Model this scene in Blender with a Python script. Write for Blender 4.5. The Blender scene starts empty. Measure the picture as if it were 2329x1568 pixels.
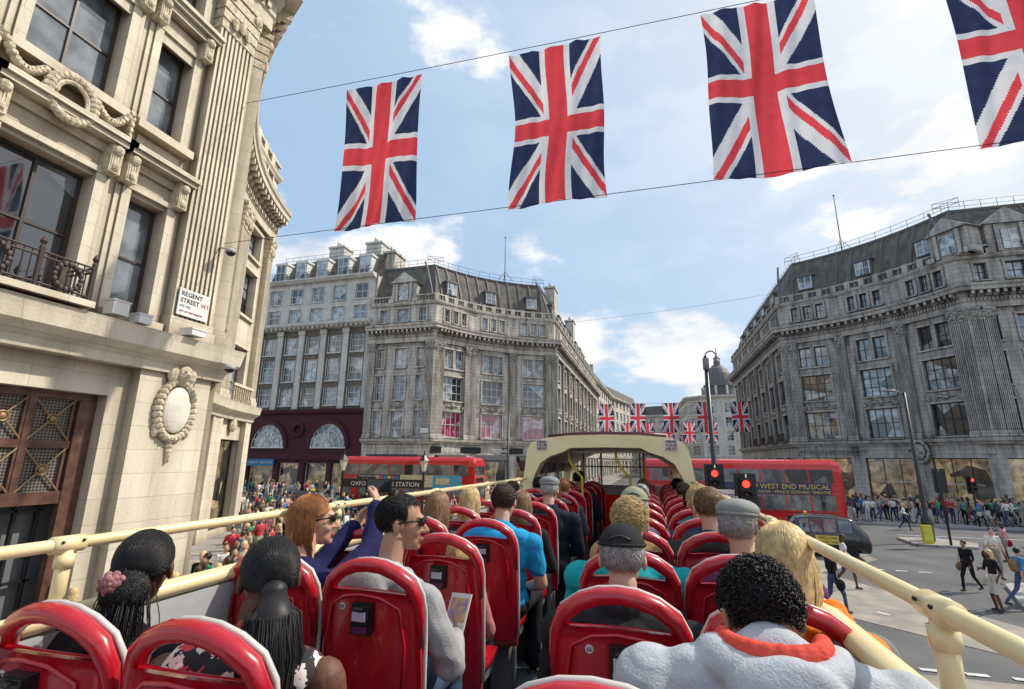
import bpy, math, random
import numpy as np
from mathutils import Vector, Matrix, noise
random.seed(7); rad=math.radians
SC=bpy.context.scene; COL=SC.collection
TS=bpy.data.scenes.new('tmp')
# ---------------------------------------------------------------- helpers
def Wm(o):
    if o.parent is None: return o.matrix_basis.copy()
    return Wm(o.parent)@o.matrix_parent_inverse@o.matrix_basis
def par(o,p): o.parent=p; o.matrix_parent_inverse=Wm(p).inverted()
def tag(o,label=None,cat=None,group=None,kind=None):
    if label:o["label"]=label
    if cat:o["category"]=cat
    if group:o["group"]=group
    if kind:o["kind"]=kind
    return o
def empty(name,loc=(0,0,0),label=None,cat=None,group=None,M=None):
    o=bpy.data.objects.new(name,None); o.empty_display_size=.2
    o.matrix_basis=M if M is not None else Matrix.Translation(loc)
    COL.objects.link(o); return tag(o,label,cat,group)
def T(x,y,z): return Matrix.Translation((x,y,z))
def RZ(a): return Matrix.Rotation(rad(a),4,'Z')
def RX(a): return Matrix.Rotation(rad(a),4,'X')
def RY(a): return Matrix.Rotation(rad(a),4,'Y')
class MB:
    def __init__(s): s.v=[];s.f=[];s.m=[];s.mat=0;s.M=None
    def add(s,vs,fs,m=None):
        o=len(s.v)
        if s.M is not None:
            A=np.array(s.M); a=np.asarray([tuple(p) for p in vs],float); vs=(a@A[:3,:3].T+A[:3,3]).tolist()
        s.v+=[tuple(p) for p in vs]; s.f+=[tuple(i+o for i in f) for f in fs]; s.m+=[s.mat if m is None else m]*len(fs)
    def box(s,x0,x1,y0,y1,z0,z1,m=None):
        s.add([(x0,y0,z0),(x1,y0,z0),(x1,y1,z0),(x0,y1,z0),(x0,y0,z1),(x1,y0,z1),(x1,y1,z1),(x0,y1,z1)],
              [(0,3,2,1),(4,5,6,7),(0,1,5,4),(1,2,6,5),(2,3,7,6),(3,0,4,7)],m)
    def quad(s,a,b,c,d,m=None): s.add([a,b,c,d],[(0,1,2,3)],m)
    def tube(s,pts,r,n=8,m=None,fl=(1,1),closed=False):
        P=np.asarray([tuple(p) for p in pts],float); k=len(P)
        rr=np.full(k,r) if np.isscalar(r) else np.asarray(r,float)
        t=np.gradient(P,axis=0)
        if closed: t=np.roll(P,-1,0)-np.roll(P,1,0)
        t/=np.linalg.norm(t,axis=1)[:,None]+1e-9
        ref=np.array([0,0,1.]) if abs(t[:,2]).mean()<.8 else np.array([0,1.,0])
        a=np.cross(t,ref); a/=np.linalg.norm(a,axis=1)[:,None]+1e-9; b=np.cross(a,t)
        an=np.arange(n)*2*math.pi/n
        V=P[:,None,:]+rr[:,None,None]*(fl[0]*np.cos(an)[None,:,None]*a[:,None,:]+fl[1]*np.sin(an)[None,:,None]*b[:,None,:])
        F=[]
        for i in range(k if closed else k-1):
            i2=(i+1)%k
            for j in range(n):
                j2=(j+1)%n; F.append((i*n+j,i*n+j2,i2*n+j2,i2*n+j))
        if not closed: F+= [tuple(range(n))[::-1],tuple((k-1)*n+j for j in range(n))]
        s.add(V.reshape(-1,3).tolist(),F,m)
    def lathe(s,prof,c=(0,0,0),n=16,m=None):
        V=[];F=[]
        for (r,z) in prof:
            for j in range(n):
                a=2*math.pi*j/n; V.append((c[0]+r*math.cos(a),c[1]+r*math.sin(a),c[2]+z))
        for i in range(len(prof)-1):
            for j in range(n):
                j2=(j+1)%n; F.append((i*n+j,i*n+j2,(i+1)*n+j2,(i+1)*n+j))
        F+=[tuple(range(n))[::-1],tuple((len(prof)-1)*n+j for j in range(n))]
        s.add(V,F,m)
    def ell(s,c,r,n=12,k=8,R=None,m=None):
        if np.isscalar(r): r=(r,r,r)
        V=[(0,0,-1)];F=[]
        for i in range(1,k):
            e=-math.pi/2+math.pi*i/k
            for j in range(n):
                a=2*math.pi*j/n; V.append((math.cos(e)*math.cos(a),math.cos(e)*math.sin(a),math.sin(e)))
        V.append((0,0,1)); V=np.array(V)*np.array(r)
        if R is not None: V=V@np.array(R).T[:3,:3]
        V=V+np.array(c)
        for j in range(n): F.append((0,1+(j+1)%n,1+j))
        for i in range(k-2):
            for j in range(n):
                a=1+i*n; b=a+n; F.append((a+j,a+(j+1)%n,b+(j+1)%n,b+j))
        l=len(V)-1; a=1+(k-2)*n
        for j in range(n): F.append((l,a+j,a+(j+1)%n))
        s.add(V.tolist(),F,m)
    def cap(s,p0,p1,r0,r1,n=12):
        p0=np.array(p0,float);p1=np.array(p1,float);d=p1-p0;L=np.linalg.norm(d);d=d/(L+1e-9)
        P=[];Rr=[]
        for e in (-85,-60,-30,0): P.append(p0+d*r0*math.sin(rad(e)));Rr.append(r0*math.cos(rad(e)))
        for e in (0,30,60,85): P.append(p1+d*r1*math.sin(rad(e)));Rr.append(r1*math.cos(rad(e)))
        k=len(P);P=np.array(P);Rr=np.array(Rr)
        ref=np.array([0,0,1.]) if abs(d[2])<.8 else np.array([0,1.,0])
        a=np.cross(d,ref);a/=np.linalg.norm(a);b=np.cross(a,d);an=np.arange(n)*2*math.pi/n
        V=P[:,None]+Rr[:,None,None]*(np.cos(an)[None,:,None]*a+np.sin(an)[None,:,None]*b)
        F=[(i*n+j,i*n+(j+1)%n,(i+1)*n+(j+1)%n,(i+1)*n+j) for i in range(k-1) for j in range(n)]
        F+=[tuple(range(n))[::-1],tuple((k-1)*n+j for j in range(n))]
        s.add(V.reshape(-1,3).tolist(),F)
    def prism(s,poly,z0,z1,m=None):
        n=len(poly)
        s.add([(x,y,z0) for x,y in poly]+[(x,y,z1) for x,y in poly],
              [tuple(range(n))[::-1],tuple(range(n,2*n))]+[(i,(i+1)%n,n+(i+1)%n,n+i) for i in range(n)],m)
    def mesh(s,name,mats,smooth=False):
        me=bpy.data.meshes.new(name); me.from_pydata(s.v,[],s.f)
        for m in mats: me.materials.append(m)
        me.polygons.foreach_set('material_index',s.m)
        if smooth: me.polygons.foreach_set('use_smooth',[True]*len(s.f))
        me.update(); return me
    def obj(s,name,mats,parent=None,M=None,smooth=False,local=False,**k):
        me=s.mesh(name,mats,smooth)
        return mkobj(name,me,parent,M,local,**k)
def mkobj(name,me,parent=None,M=None,local=False,**k):
    o=bpy.data.objects.new(name,me); COL.objects.link(o)
    if M is not None: o.matrix_basis=M
    if parent is not None:
        if local: o.parent=parent
        else: par(o,parent)
    return tag(o,**k)
def evalmesh(ob):
    TS.collection.objects.link(ob); vl=TS.view_layers[0]; vl.update(); dg=vl.depsgraph
    me=bpy.data.meshes.new_from_object(ob.evaluated_get(dg))
    bpy.data.objects.remove(ob); return me
TXC={}
def text(s,size,M,m,parent=None,name='lettering',local=False,align='CENTER',ext=.004):
    k=(s,align)
    if k not in TXC:
        c=bpy.data.curves.new('t','FONT'); c.body=s; c.align_x=align; c.align_y='CENTER'; c.extrude=0.02; c.resolution_u=2
        o=bpy.data.objects.new('t',c); TXC[k]=evalmesh(o)
    me=TXC[k].copy(); me.transform(Matrix.Diagonal((size,size,ext/.02,1))); me.materials.clear(); me.materials.append(m)
    return mkobj(name,me,parent,M@RX(90),local)
# ---------------------------------------------------------------- materials
MC={}
def nt(name):
    m=bpy.data.materials.new(name); m.use_nodes=True; n=m.node_tree; return m,n,n.nodes['Principled BSDF'],n.links
def mat(name,c,rough=.6,metal=0,c2=None,sc=4,bump=0,bsc=30,spec=.5,trans=0,emit=0,coat=0,lo=.35,hi=.65):
    if name in MC: return MC[name]
    m,n,b,L=nt(name); MC[name]=m
    c=tuple(c)+(1,)
    if c2 is None: c2=tuple(x*.78 for x in c[:3])
    c2=tuple(c2)+(1,)
    co=n.nodes.new('ShaderNodeTexCoord'); no=n.nodes.new('ShaderNodeTexNoise'); no.inputs['Scale'].default_value=sc; no.inputs['Detail'].default_value=6
    L.new(co.outputs['Object'],no.inputs['Vector'])
    r=n.nodes.new('ShaderNodeValToRGB'); r.color_ramp.elements[0].position=lo; r.color_ramp.elements[1].position=hi
    r.color_ramp.elements[0].color=c; r.color_ramp.elements[1].color=c2
    L.new(no.outputs['Fac'],r.inputs['Fac']); L.new(r.outputs['Color'],b.inputs['Base Color'])
    b.inputs['Roughness'].default_value=rough; b.inputs['Metallic'].default_value=metal; b.inputs['Specular IOR Level'].default_value=spec
    b.inputs['Coat Weight'].default_value=coat
    if emit: b.inputs['Emission Color'].default_value=c; b.inputs['Emission Strength'].default_value=emit
    if bump:
        n2=n.nodes.new('ShaderNodeTexNoise'); n2.inputs['Scale'].default_value=bsc; n2.inputs['Detail'].default_value=4
        L.new(co.outputs['Object'],n2.inputs['Vector']); bp=n.nodes.new('ShaderNodeBump'); bp.inputs['Strength'].default_value=bump; bp.inputs['Distance'].default_value=.02
        L.new(n2.outputs['Fac'],bp.inputs['Height']); L.new(bp.outputs['Normal'],b.inputs['Normal'])
    if trans:
        t=n.nodes.new('ShaderNodeBsdfTranslucent'); L.new(r.outputs['Color'],t.inputs['Color'])
        mx=n.nodes.new('ShaderNodeMixShader'); mx.inputs[0].default_value=trans
        L.new(b.outputs[0],mx.inputs[1]); L.new(t.outputs[0],mx.inputs[2]); L.new(mx.outputs[0],n.nodes['Material Output'].inputs['Surface'])
    return m
def stone(name,c,dark,sgn=1,bw=1.1,bh=.42,mort=.012,soot=.5,jc=.55):
    m,n,b,L=nt(name)
    g=n.nodes.new('ShaderNodeNewGeometry'); s=n.nodes.new('ShaderNodeSeparateXYZ'); L.new(g.outputs['Position'],s.inputs[0])
    mu=n.nodes.new('ShaderNodeMath'); mu.operation='MULTIPLY_ADD'; mu.inputs[1].default_value=sgn; L.new(s.outputs['Y'],mu.inputs[0]); L.new(s.outputs['X'],mu.inputs[2])
    cb=n.nodes.new('ShaderNodeCombineXYZ'); L.new(mu.outputs[0],cb.inputs['X']); L.new(s.outputs['Z'],cb.inputs['Y'])
    br=n.nodes.new('ShaderNodeTexBrick'); L.new(cb.outputs[0],br.inputs['Vector']); br.inputs['Scale'].default_value=1
    br.inputs['Brick Width'].default_value=bw; br.inputs['Row Height'].default_value=bh; br.inputs['Mortar Size'].default_value=mort
    br.inputs['Color1'].default_value=tuple(c)+(1,); br.inputs['Color2'].default_value=tuple(x*.86 for x in c)+(1,); br.inputs['Mortar'].default_value=tuple(x*jc for x in c)+(1,)
    mp=n.nodes.new('ShaderNodeMapping'); mp.inputs['Scale'].default_value=(1.6,1.6,.28); L.new(g.outputs['Position'],mp.inputs['Vector'])
    no=n.nodes.new('ShaderNodeTexNoise'); no.inputs['Scale'].default_value=1.0; no.inputs['Detail'].default_value=9; no.inputs['Roughness'].default_value=.65; L.new(mp.outputs[0],no.inputs['Vector'])
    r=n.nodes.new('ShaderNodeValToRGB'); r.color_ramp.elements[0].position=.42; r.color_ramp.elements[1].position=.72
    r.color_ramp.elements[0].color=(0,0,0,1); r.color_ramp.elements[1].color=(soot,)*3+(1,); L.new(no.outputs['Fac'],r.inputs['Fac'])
    ao=n.nodes.new('ShaderNodeAmbientOcclusion'); ao.inputs['Distance'].default_value=.6; ao.samples=4  # occlusion shade painted into corners and recesses, on top of the soot noise
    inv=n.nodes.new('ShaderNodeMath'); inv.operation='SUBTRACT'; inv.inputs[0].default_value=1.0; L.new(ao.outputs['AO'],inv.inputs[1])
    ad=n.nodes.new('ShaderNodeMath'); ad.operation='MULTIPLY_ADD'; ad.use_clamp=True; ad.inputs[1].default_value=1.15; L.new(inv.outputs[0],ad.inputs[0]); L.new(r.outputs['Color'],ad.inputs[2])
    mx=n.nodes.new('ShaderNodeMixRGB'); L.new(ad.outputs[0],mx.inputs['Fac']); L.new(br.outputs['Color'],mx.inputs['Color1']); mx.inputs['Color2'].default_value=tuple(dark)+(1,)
    L.new(mx.outputs[0],b.inputs['Base Color']); b.inputs['Roughness'].default_value=.85
    n2=n.nodes.new('ShaderNodeTexNoise'); n2.inputs['Scale'].default_value=14; n2.inputs['Detail'].default_value=5; L.new(g.outputs['Position'],n2.inputs['Vector'])
    m2=n.nodes.new('ShaderNodeMath'); m2.operation='MULTIPLY_ADD'; m2.inputs[1].default_value=-.8; L.new(br.outputs['Fac'],m2.inputs[0]); L.new(n2.outputs['Fac'],m2.inputs[2])
    bp=n.nodes.new('ShaderNodeBump'); bp.inputs['Strength'].default_value=.4; bp.inputs['Distance'].default_value=.02; L.new(m2.outputs[0],bp.inputs['Height']); L.new(bp.outputs[0],b.inputs['Normal'])
    return m
def glassm(name,dark,pale,p=.5,rough=.06,sc=.45,emit=0,third=None):
    m,n,b,L=nt(name)
    g=n.nodes.new('ShaderNodeNewGeometry'); v=n.nodes.new('ShaderNodeTexVoronoi'); v.inputs['Scale'].default_value=sc; L.new(g.outputs['Position'],v.inputs['Vector'])
    r=n.nodes.new('ShaderNodeValToRGB'); r.color_ramp.interpolation='CONSTANT'; e=r.color_ramp.elements
    e[0].color=tuple(dark)+(1,); e[1].position=p; e[1].color=tuple(pale)+(1,)
    x=e.new(p*.5); x.color=tuple((third or [(a+q)/2 for a,q in zip(dark,pale)]))+(1,)
    sp=n.nodes.new('ShaderNodeSeparateColor'); L.new(v.outputs['Color'],sp.inputs[0]); L.new(sp.outputs[0],r.inputs['Fac'])
    no=n.nodes.new('ShaderNodeTexNoise'); no.inputs['Scale'].default_value=1.7; no.inputs['Detail'].default_value=5; L.new(g.outputs['Position'],no.inputs['Vector'])
    mx=n.nodes.new('ShaderNodeMixRGB'); mx.blend_type='MULTIPLY'; mx.inputs['Fac'].default_value=.85; L.new(r.outputs[0],mx.inputs['Color1'])
    r2=n.nodes.new('ShaderNodeValToRGB'); r2.color_ramp.elements[0].position=.38; r2.color_ramp.elements[1].position=.6; r2.color_ramp.elements[0].color=(.25,.25,.27,1); L.new(no.outputs['Fac'],r2.inputs['Fac']); L.new(r2.outputs[0],mx.inputs['Color2'])
    L.new(mx.outputs[0],b.inputs['Base Color']); b.inputs['Roughness'].default_value=rough; b.inputs['Specular IOR Level'].default_value=1.0; b.inputs['IOR'].default_value=1.7
    if emit: L.new(mx.outputs[0],b.inputs['Emission Color']); b.inputs['Emission Strength'].default_value=emit
    return m
def see_through(name,c,f):
    m,n,b,L=nt(name); b.inputs['Base Color'].default_value=tuple(c)+(1,); b.inputs['Roughness'].default_value=.05
    t=n.nodes.new('ShaderNodeBsdfTransparent'); mx=n.nodes.new('ShaderNodeMixShader'); mx.inputs[0].default_value=f
    L.new(b.outputs[0],mx.inputs[1]); L.new(t.outputs[0],mx.inputs[2]); L.new(mx.outputs[0],n.nodes['Material Output'].inputs['Surface']); return m
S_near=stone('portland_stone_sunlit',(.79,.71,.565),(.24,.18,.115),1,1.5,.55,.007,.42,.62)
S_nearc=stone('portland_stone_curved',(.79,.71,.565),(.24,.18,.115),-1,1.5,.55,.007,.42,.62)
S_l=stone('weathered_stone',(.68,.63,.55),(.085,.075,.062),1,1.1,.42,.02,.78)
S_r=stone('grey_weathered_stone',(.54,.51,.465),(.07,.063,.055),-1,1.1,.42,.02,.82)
S_white=stone('white_faience',(.74,.71,.65),(.22,.205,.18),1,.8,.3,.02,.5)
S_brick=stone('grey_brown_brick',(.22,.18,.14),(.07,.06,.05),1,.25,.09,.01,.5)
S_burg=stone('burgundy_tile',(.10,.018,.028),(.035,.01,.012),1,.3,.1,.008,.3)
S_red=stone('orange_brick',(.58,.24,.09),(.25,.1,.05),1,.25,.08,.01,.3)
SLATE=stone('slate_roof',(.10,.095,.088),(.24,.21,.16),1,.4,.3,.02,.8)
GL=glassm('window_glass',(.025,.033,.04),(.50,.58,.64),.55)  # pale tones paint sky reflections into the glass colour, along with blinds
GLN=glassm('window_glass_dark',(.02,.026,.034),(.36,.42,.46),.6,.03,.25)
GLP=glassm('poster_window',(.40,.03,.11),(.65,.5,.56),.6,.1,.9,0,(.6,.10,.2))
GLS=glassm('shop_glass',(.02,.02,.02),(.40,.30,.16),.6,.08,.7,.4)  # glass itself glows faintly, standing in for lit shop interiors
FRW=mat('white_window_frame',(.74,.74,.71),.5); FRD=mat('bronze_window_frame',(.05,.035,.03),.45)
LEAD=mat('lead_trim',(.14,.14,.145),.6); BLK=mat('black_metal',(.012,.012,.014),.4); IRON=mat('dark_iron',(.06,.038,.032),.5)
WHT=mat('white_paint',(.78,.78,.76),.5,c2=(.70,.70,.68)); ORN=mat('carved_stone',(.73,.65,.50),.85,c2=(.42,.345,.235),sc=9,bump=.4,bsc=40); PLAIN=mat('smooth_pale_stone',(.80,.76,.68),.8,c2=(.68,.63,.54),sc=3,bump=.1)
ORNG=mat('carved_grey_stone',(.50,.48,.43),.85,c2=(.13,.12,.105),sc=6,bump=.4,bsc=20)
BRONZE=mat('bronze',(.19,.10,.07),.4,.3,c2=(.10,.05,.035)); GOLD=mat('dull_brass',(.36,.24,.12),.5,.4)
CREAM=mat('cream_paint',(.84,.71,.41),.3,c2=(.78,.64,.34),sc=3,coat=.3)
RED=mat('glossy_red_plastic',(.52,.008,.020),.25,c2=(.40,.006,.015),sc=2.5,coat=.45,bump=.05,bsc=8)
GREY=mat('grey_panel',(.42,.43,.44),.6,c2=(.33,.34,.36),sc=3,bump=.1); TRIM=mat('pale_grey_trim',(.62,.59,.55),.5)
BUSRED=mat('bus_red',(.64,.010,.014),.2,c2=(.56,.008,.012),coat=.7)
PINK=mat('cloth_flag_red',(.80,.085,.105),.85,trans=.52,c2=(.74,.07,.09),bump=.25,bsc=30,spec=.1)
FWH=mat('cloth_flag_white',(.84,.84,.87),.85,trans=.48,c2=(.74,.76,.81),bump=.25,bsc=30,spec=.1); FBL=mat('cloth_flag_navy',(.04,.058,.13),.85,trans=.42,c2=(.03,.045,.11),bump=.25,bsc=30,spec=.1)
YEL=mat('yellow_pole',(.78,.55,.03),.3)
# ---------------------------------------------------------------- facade tools
def frame(p0,p1):
    t=Vector((p1[0]-p0[0],p1[1]-p0[1],0)); w=t.length; t/=w
    M=Matrix(((t.x,-t.y,0,p0[0]),(t.y,t.x,0,p0[1]),(0,0,1,0),(0,0,0,1))); return M,w
def wall(mb,M,w,z0,z1,ops,dep=.35,m=0,mr=None,x0=0):
    mb.M=M; mr=m if mr is None else mr
    xs=sorted({x0,w}|{o[0] for o in ops}|{o[1] for o in ops}); zs=sorted({z0,z1}|{o[2] for o in ops}|{o[3] for o in ops})
    for i in range(len(xs)-1):
        for j in range(len(zs)-1):
            cx=(xs[i]+xs[i+1])/2; cz=(zs[j]+zs[j+1])/2
            if any(o[0]<cx<o[1] and o[2]<cz<o[3] for o in ops): continue
            mb.quad((xs[i],0,zs[j]),(xs[i+1],0,zs[j]),(xs[i+1],0,zs[j+1]),(xs[i],0,zs[j+1]),m)
    for (a,b,c,d) in [o[:4] for o in ops]:
        mb.quad((a,0,c),(a,dep,c),(a,dep,d),(a,0,d),mr); mb.quad((b,0,c),(b,0,d),(b,dep,d),(b,dep,c),mr)
        mb.quad((a,0,d),(a,dep,d),(b,dep,d),(b,0,d),mr); mb.quad((a,0,c),(b,0,c),(b,dep,c),(a,dep,c),mr)
    mb.M=None
def sweep(mb,path,prof,m=0,closed=True):
    P=[Vector(p) for p in path]; N=[]
    for i in range(len(P)):
        ds=[]
        if i>0: ds.append((P[i]-P[i-1]).normalized())
        if i<len(P)-1: ds.append((P[i+1]-P[i]).normalized())
        ns=[Vector((d.y,-d.x)) for d in ds]; s=sum(ns,Vector((0,0)))
        s.normalize(); c=max(.35,s.dot(ns[0])); N.append(s/c)
    k=len(prof); V=[];F=[]
    for p,n in zip(P,N):
        for (o,z) in prof: V.append((p.x+n.x*o,p.y+n.y*o,z))
    for i in range(len(P)-1):
        for j in range(k if closed else k-1):
            j2=(j+1)%k; F.append((i*k+j,(i+1)*k+j,(i+1)*k+j2,i*k+j2))
    if closed: F+=[tuple(range(k)),tuple((len(P)-1)*k+j for j in range(k))[::-1]]
    mb.add(V,F,m)
def along(path,step,ph=.5):
    out=[]
    for a,b in zip(path[:-1],path[1:]):
        M,w=frame(a,b); n=max(1,round(w/step))
        for i in range(n): out.append(M@T((i+ph)*w/n,0,0))
    return out
def arc(p0,p1,sag,n):
    p0=Vector(p0);p1=Vector(p1);t=(p1-p0).normalized();q=Vector((-t.y,t.x))
    return [tuple(p0.lerp(p1,i/n)+q*sag*4*(i/n)*(1-i/n)) for i in range(n+1)]
def pilaster(mb,M,xc,w,z0,z1,pr=.3,fl=6,m=0,mo=0,cap=1.1):
    mb.M=M@T(xc,0,0)
    pts=[(-w/2,.0),(-w/2,-pr)]; a=w/(fl*2+1)
    for i in range(fl):
        x=-w/2+a*(2*i+1); pts+=[(x,-pr),(x+a*.15,-pr+.05),(x+a*.85,-pr+.05),(x+a,-pr)]
    pts+=[(w/2,-pr),(w/2,0)]
    n=len(pts); A=[(x,y,z0+.5) for x,y in pts]+[(x,y,z1-cap) for x,y in pts]
    mb.add(A,[(i,i+1,n+i+1,n+i) for i in range(n-1)],m)
    mb.box(-w/2-.08,w/2+.08,-pr-.1,.0,z0,z0+.3,m); mb.box(-w/2-.04,w/2+.04,-pr-.05,.0,z0+.3,z0+.52,m)
    mb.box(-w/2-.12,w/2+.12,-pr-.16,0,z1-.18,z1,mo)
    zc=z1-cap
    for i in range(4): mb.box(-w/2-.02-.02*i,w/2+.02+.02*i,-pr-.03-.03*i,0,zc+i*(cap-.2)/4,zc+(i+.9)*(cap-.2)/4,mo)
    for sx in (-1,1):
        mb.ell((sx*w*.42,-pr-.12,z1-.32),(w*.15,.1,.16),8,6,m=mo)
        mb.ell((sx*w*.2,-pr-.12,zc+.35),(w*.1,.07,.22),6,6,m=mo)
    mb.ell((0,-pr-.14,zc+.45),(w*.11,.08,.25),6,6,m=mo)
    mb.M=None
WG={}
def wingeo(w,h,nx,nz,t=.07):
    k=(round(w,2),round(h,2),nx,nz,t)
    if k not in WG:
        b=MB(); b.quad((-w/2,.06,0),(w/2,.06,0),(w/2,.06,h),(-w/2,.06,h),1)
        b.box(-w/2,-w/2+t,0,.09,0,h,0);b.box(w/2-t,w/2,0,.09,0,h,0);b.box(-w/2+t,w/2-t,0,.09,0,t,0);b.box(-w/2+t,w/2-t,0,.09,h-t,h,0)
        for i in range(1,nx): x=-w/2+w*i/nx; b.box(x-t*.4,x+t*.4,.01,.08,t,h-t,0)
        for j in range(1,nz): z=h*j/nz; b.box(-w/2+t,w/2-t,.02,.075,z-t*.4,z+t*.4,0)
        WG[k]=b
    return WG[k]
WM={}
class Bld:
    def __init__(s,name,loc,label,mats,fr=FRW,gl=GL,cat='building'):
        s.root=empty(name,loc,label,cat); s.w=MB();s.t=MB();s.mats=mats;s.n=0;s.more=MB();s.fr=fr;s.gl=gl
    def win(s,M,x,z,w,h,nx=2,nz=2,t=.07,dep=.26,gl=None,name='window'):
        Mx=M@T(x,dep,z); g=wingeo(w,h,nx,nz,t); gl=gl or s.gl
        if s.n<96:
            k=(id(g),gl.name,s.fr.name)
            if k not in WM: WM[k]=g.mesh('window',[s.fr,gl])
            mkobj(name,WM[k],s.root,Mx); s.n+=1
        else:
            s.more.M=Mx
            for m in (0,1): s.more.add(g.v,[f for f,mm in zip(g.f,g.m) if mm==m],m)
            s.more.M=None
    def done(s,wn='wall'):
        s.w.obj(wn,s.mats,s.root); s.t.obj('stone_trim',s.mats,s.root)
        if s.more.v: s.more.obj('window_rows',[s.fr,s.gl],s.root,kind='stuff')
PF=dict(led=5.9,w1=(6.7,9.7),w2=(11.0,13.9),w3=(14.9,17.2),e=17.9,top=23.0,sh=(.35,4.7))
PN=dict(led=6.6,w1=(7.5,10.5),w2=(12.4,15.2),w3=(16.1,17.9),e=18.3,top=23.0,sh=(.35,5.2))
def bay(B,p0,p1,kind,P,m=0,fl=6,poster=None,dep=.35):
    M,w=frame(p0,p1); ops=[]; wins=[]
    def o(xc,ww,z0,z1,nx,nz,gl=None): ops.append((xc-ww/2,xc+ww/2,z0,z1)); wins.append((xc,z0,ww,z1-z0,nx,nz,gl))
    if kind=='wide':
        o(w/2,w*.5,*P['w1'],4,2,poster); o(w/2,w*.5,*P['w2'],4,3)
        for f in (.365,.635): o(w*f,w*.21,*P['w3'],2,2)
        for f in (.28,.5,.72): o(w*f,w*.13,P['e']+2.7,P['e']+4.3,2,2)
        o(w/2,w*.78,*P['sh'],3,1,GLS)
    elif kind=='pav':
        for f,ww in ((.2,.95),(.5,1.5),(.8,.95)):
            o(w*f,ww,*P['w1'],2,3); o(w*f,ww,*P['w2'],2,3); o(w*f,ww,*P['w3'],2,2); o(w*f,ww,P['e']+2.7,P['e']+4.3,2,2)
        o(w*.27,w*.38,*P['sh'],2,1,GLS); o(w*.75,w*.38,*P['sh'],2,1,GLS)
    elif kind=='slim':
        o(w/2,w*.38,*P['w1'],2,3); o(w/2,w*.38,*P['w2'],2,3); o(w/2,w*.38,*P['w3'],2,2)
        o(w/2,w*.7,.35,P['sh'][1],2,1,GLS)
        for f in (.32,.68): o(w*f,w*.18,P['e']+2.7,P['e']+4.3,2,2)
    wall(B.w,M,w,0,P['top'],ops,dep,m)
    for (xc,z,ww,hh,nx,nz,gl) in wins: B.win(M,xc,z,ww,hh,nx,nz,.08,dep-.09,gl)
    t=B.t; t.M=M
    for (xc,z,ww,hh,nx,nz,gl) in wins:
        if z<3: continue
        t.box(xc-ww/2-.18,xc+ww/2+.18,-.16,.0,z-.16,z-.003,m)
        t.box(xc-ww/2-.2,xc-ww/2,-.07,.0,z,z+hh+.003,m); t.box(xc+ww/2,xc+ww/2+.2,-.07,.0,z,z+hh+.003,m)
        t.box(xc-ww/2-.24,xc+ww/2+.24,-.1,.0,z+hh+.004,z+hh+.2,m)
    if kind!='slim':
        xc=w/2; z=P['w1'][1]+.35
        t.ell((xc,-.08,z+.35),(.35,.14,.35),10,6,m=2)
        for sx in (-1,1): t.ell((xc+sx*.6,-.06,z+.3),(.35,.1,.14),8,5,m=2)
        for sx in (-1,1): t.box(xc+sx*w*.25-.1,xc+sx*w*.25+.1,-.22,0,z-.1,z+.35,2)
    t.M=None
    return M,w
def railing_path(mb,path,z0,z1,out,m,step=1.2,r=.025):
    pts=[]
    for i,M in enumerate(along(path,step)):
        p=M@Vector((0,-out,0)); pts.append((p.x,p.y)); mb.tube([(p.x,p.y,z0),(p.x,p.y,z1)],r,4,m)
    for z in (z1,(z0+z1)/2): mb.tube([(x,y,z) for x,y in pts],r,4,m)
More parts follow.
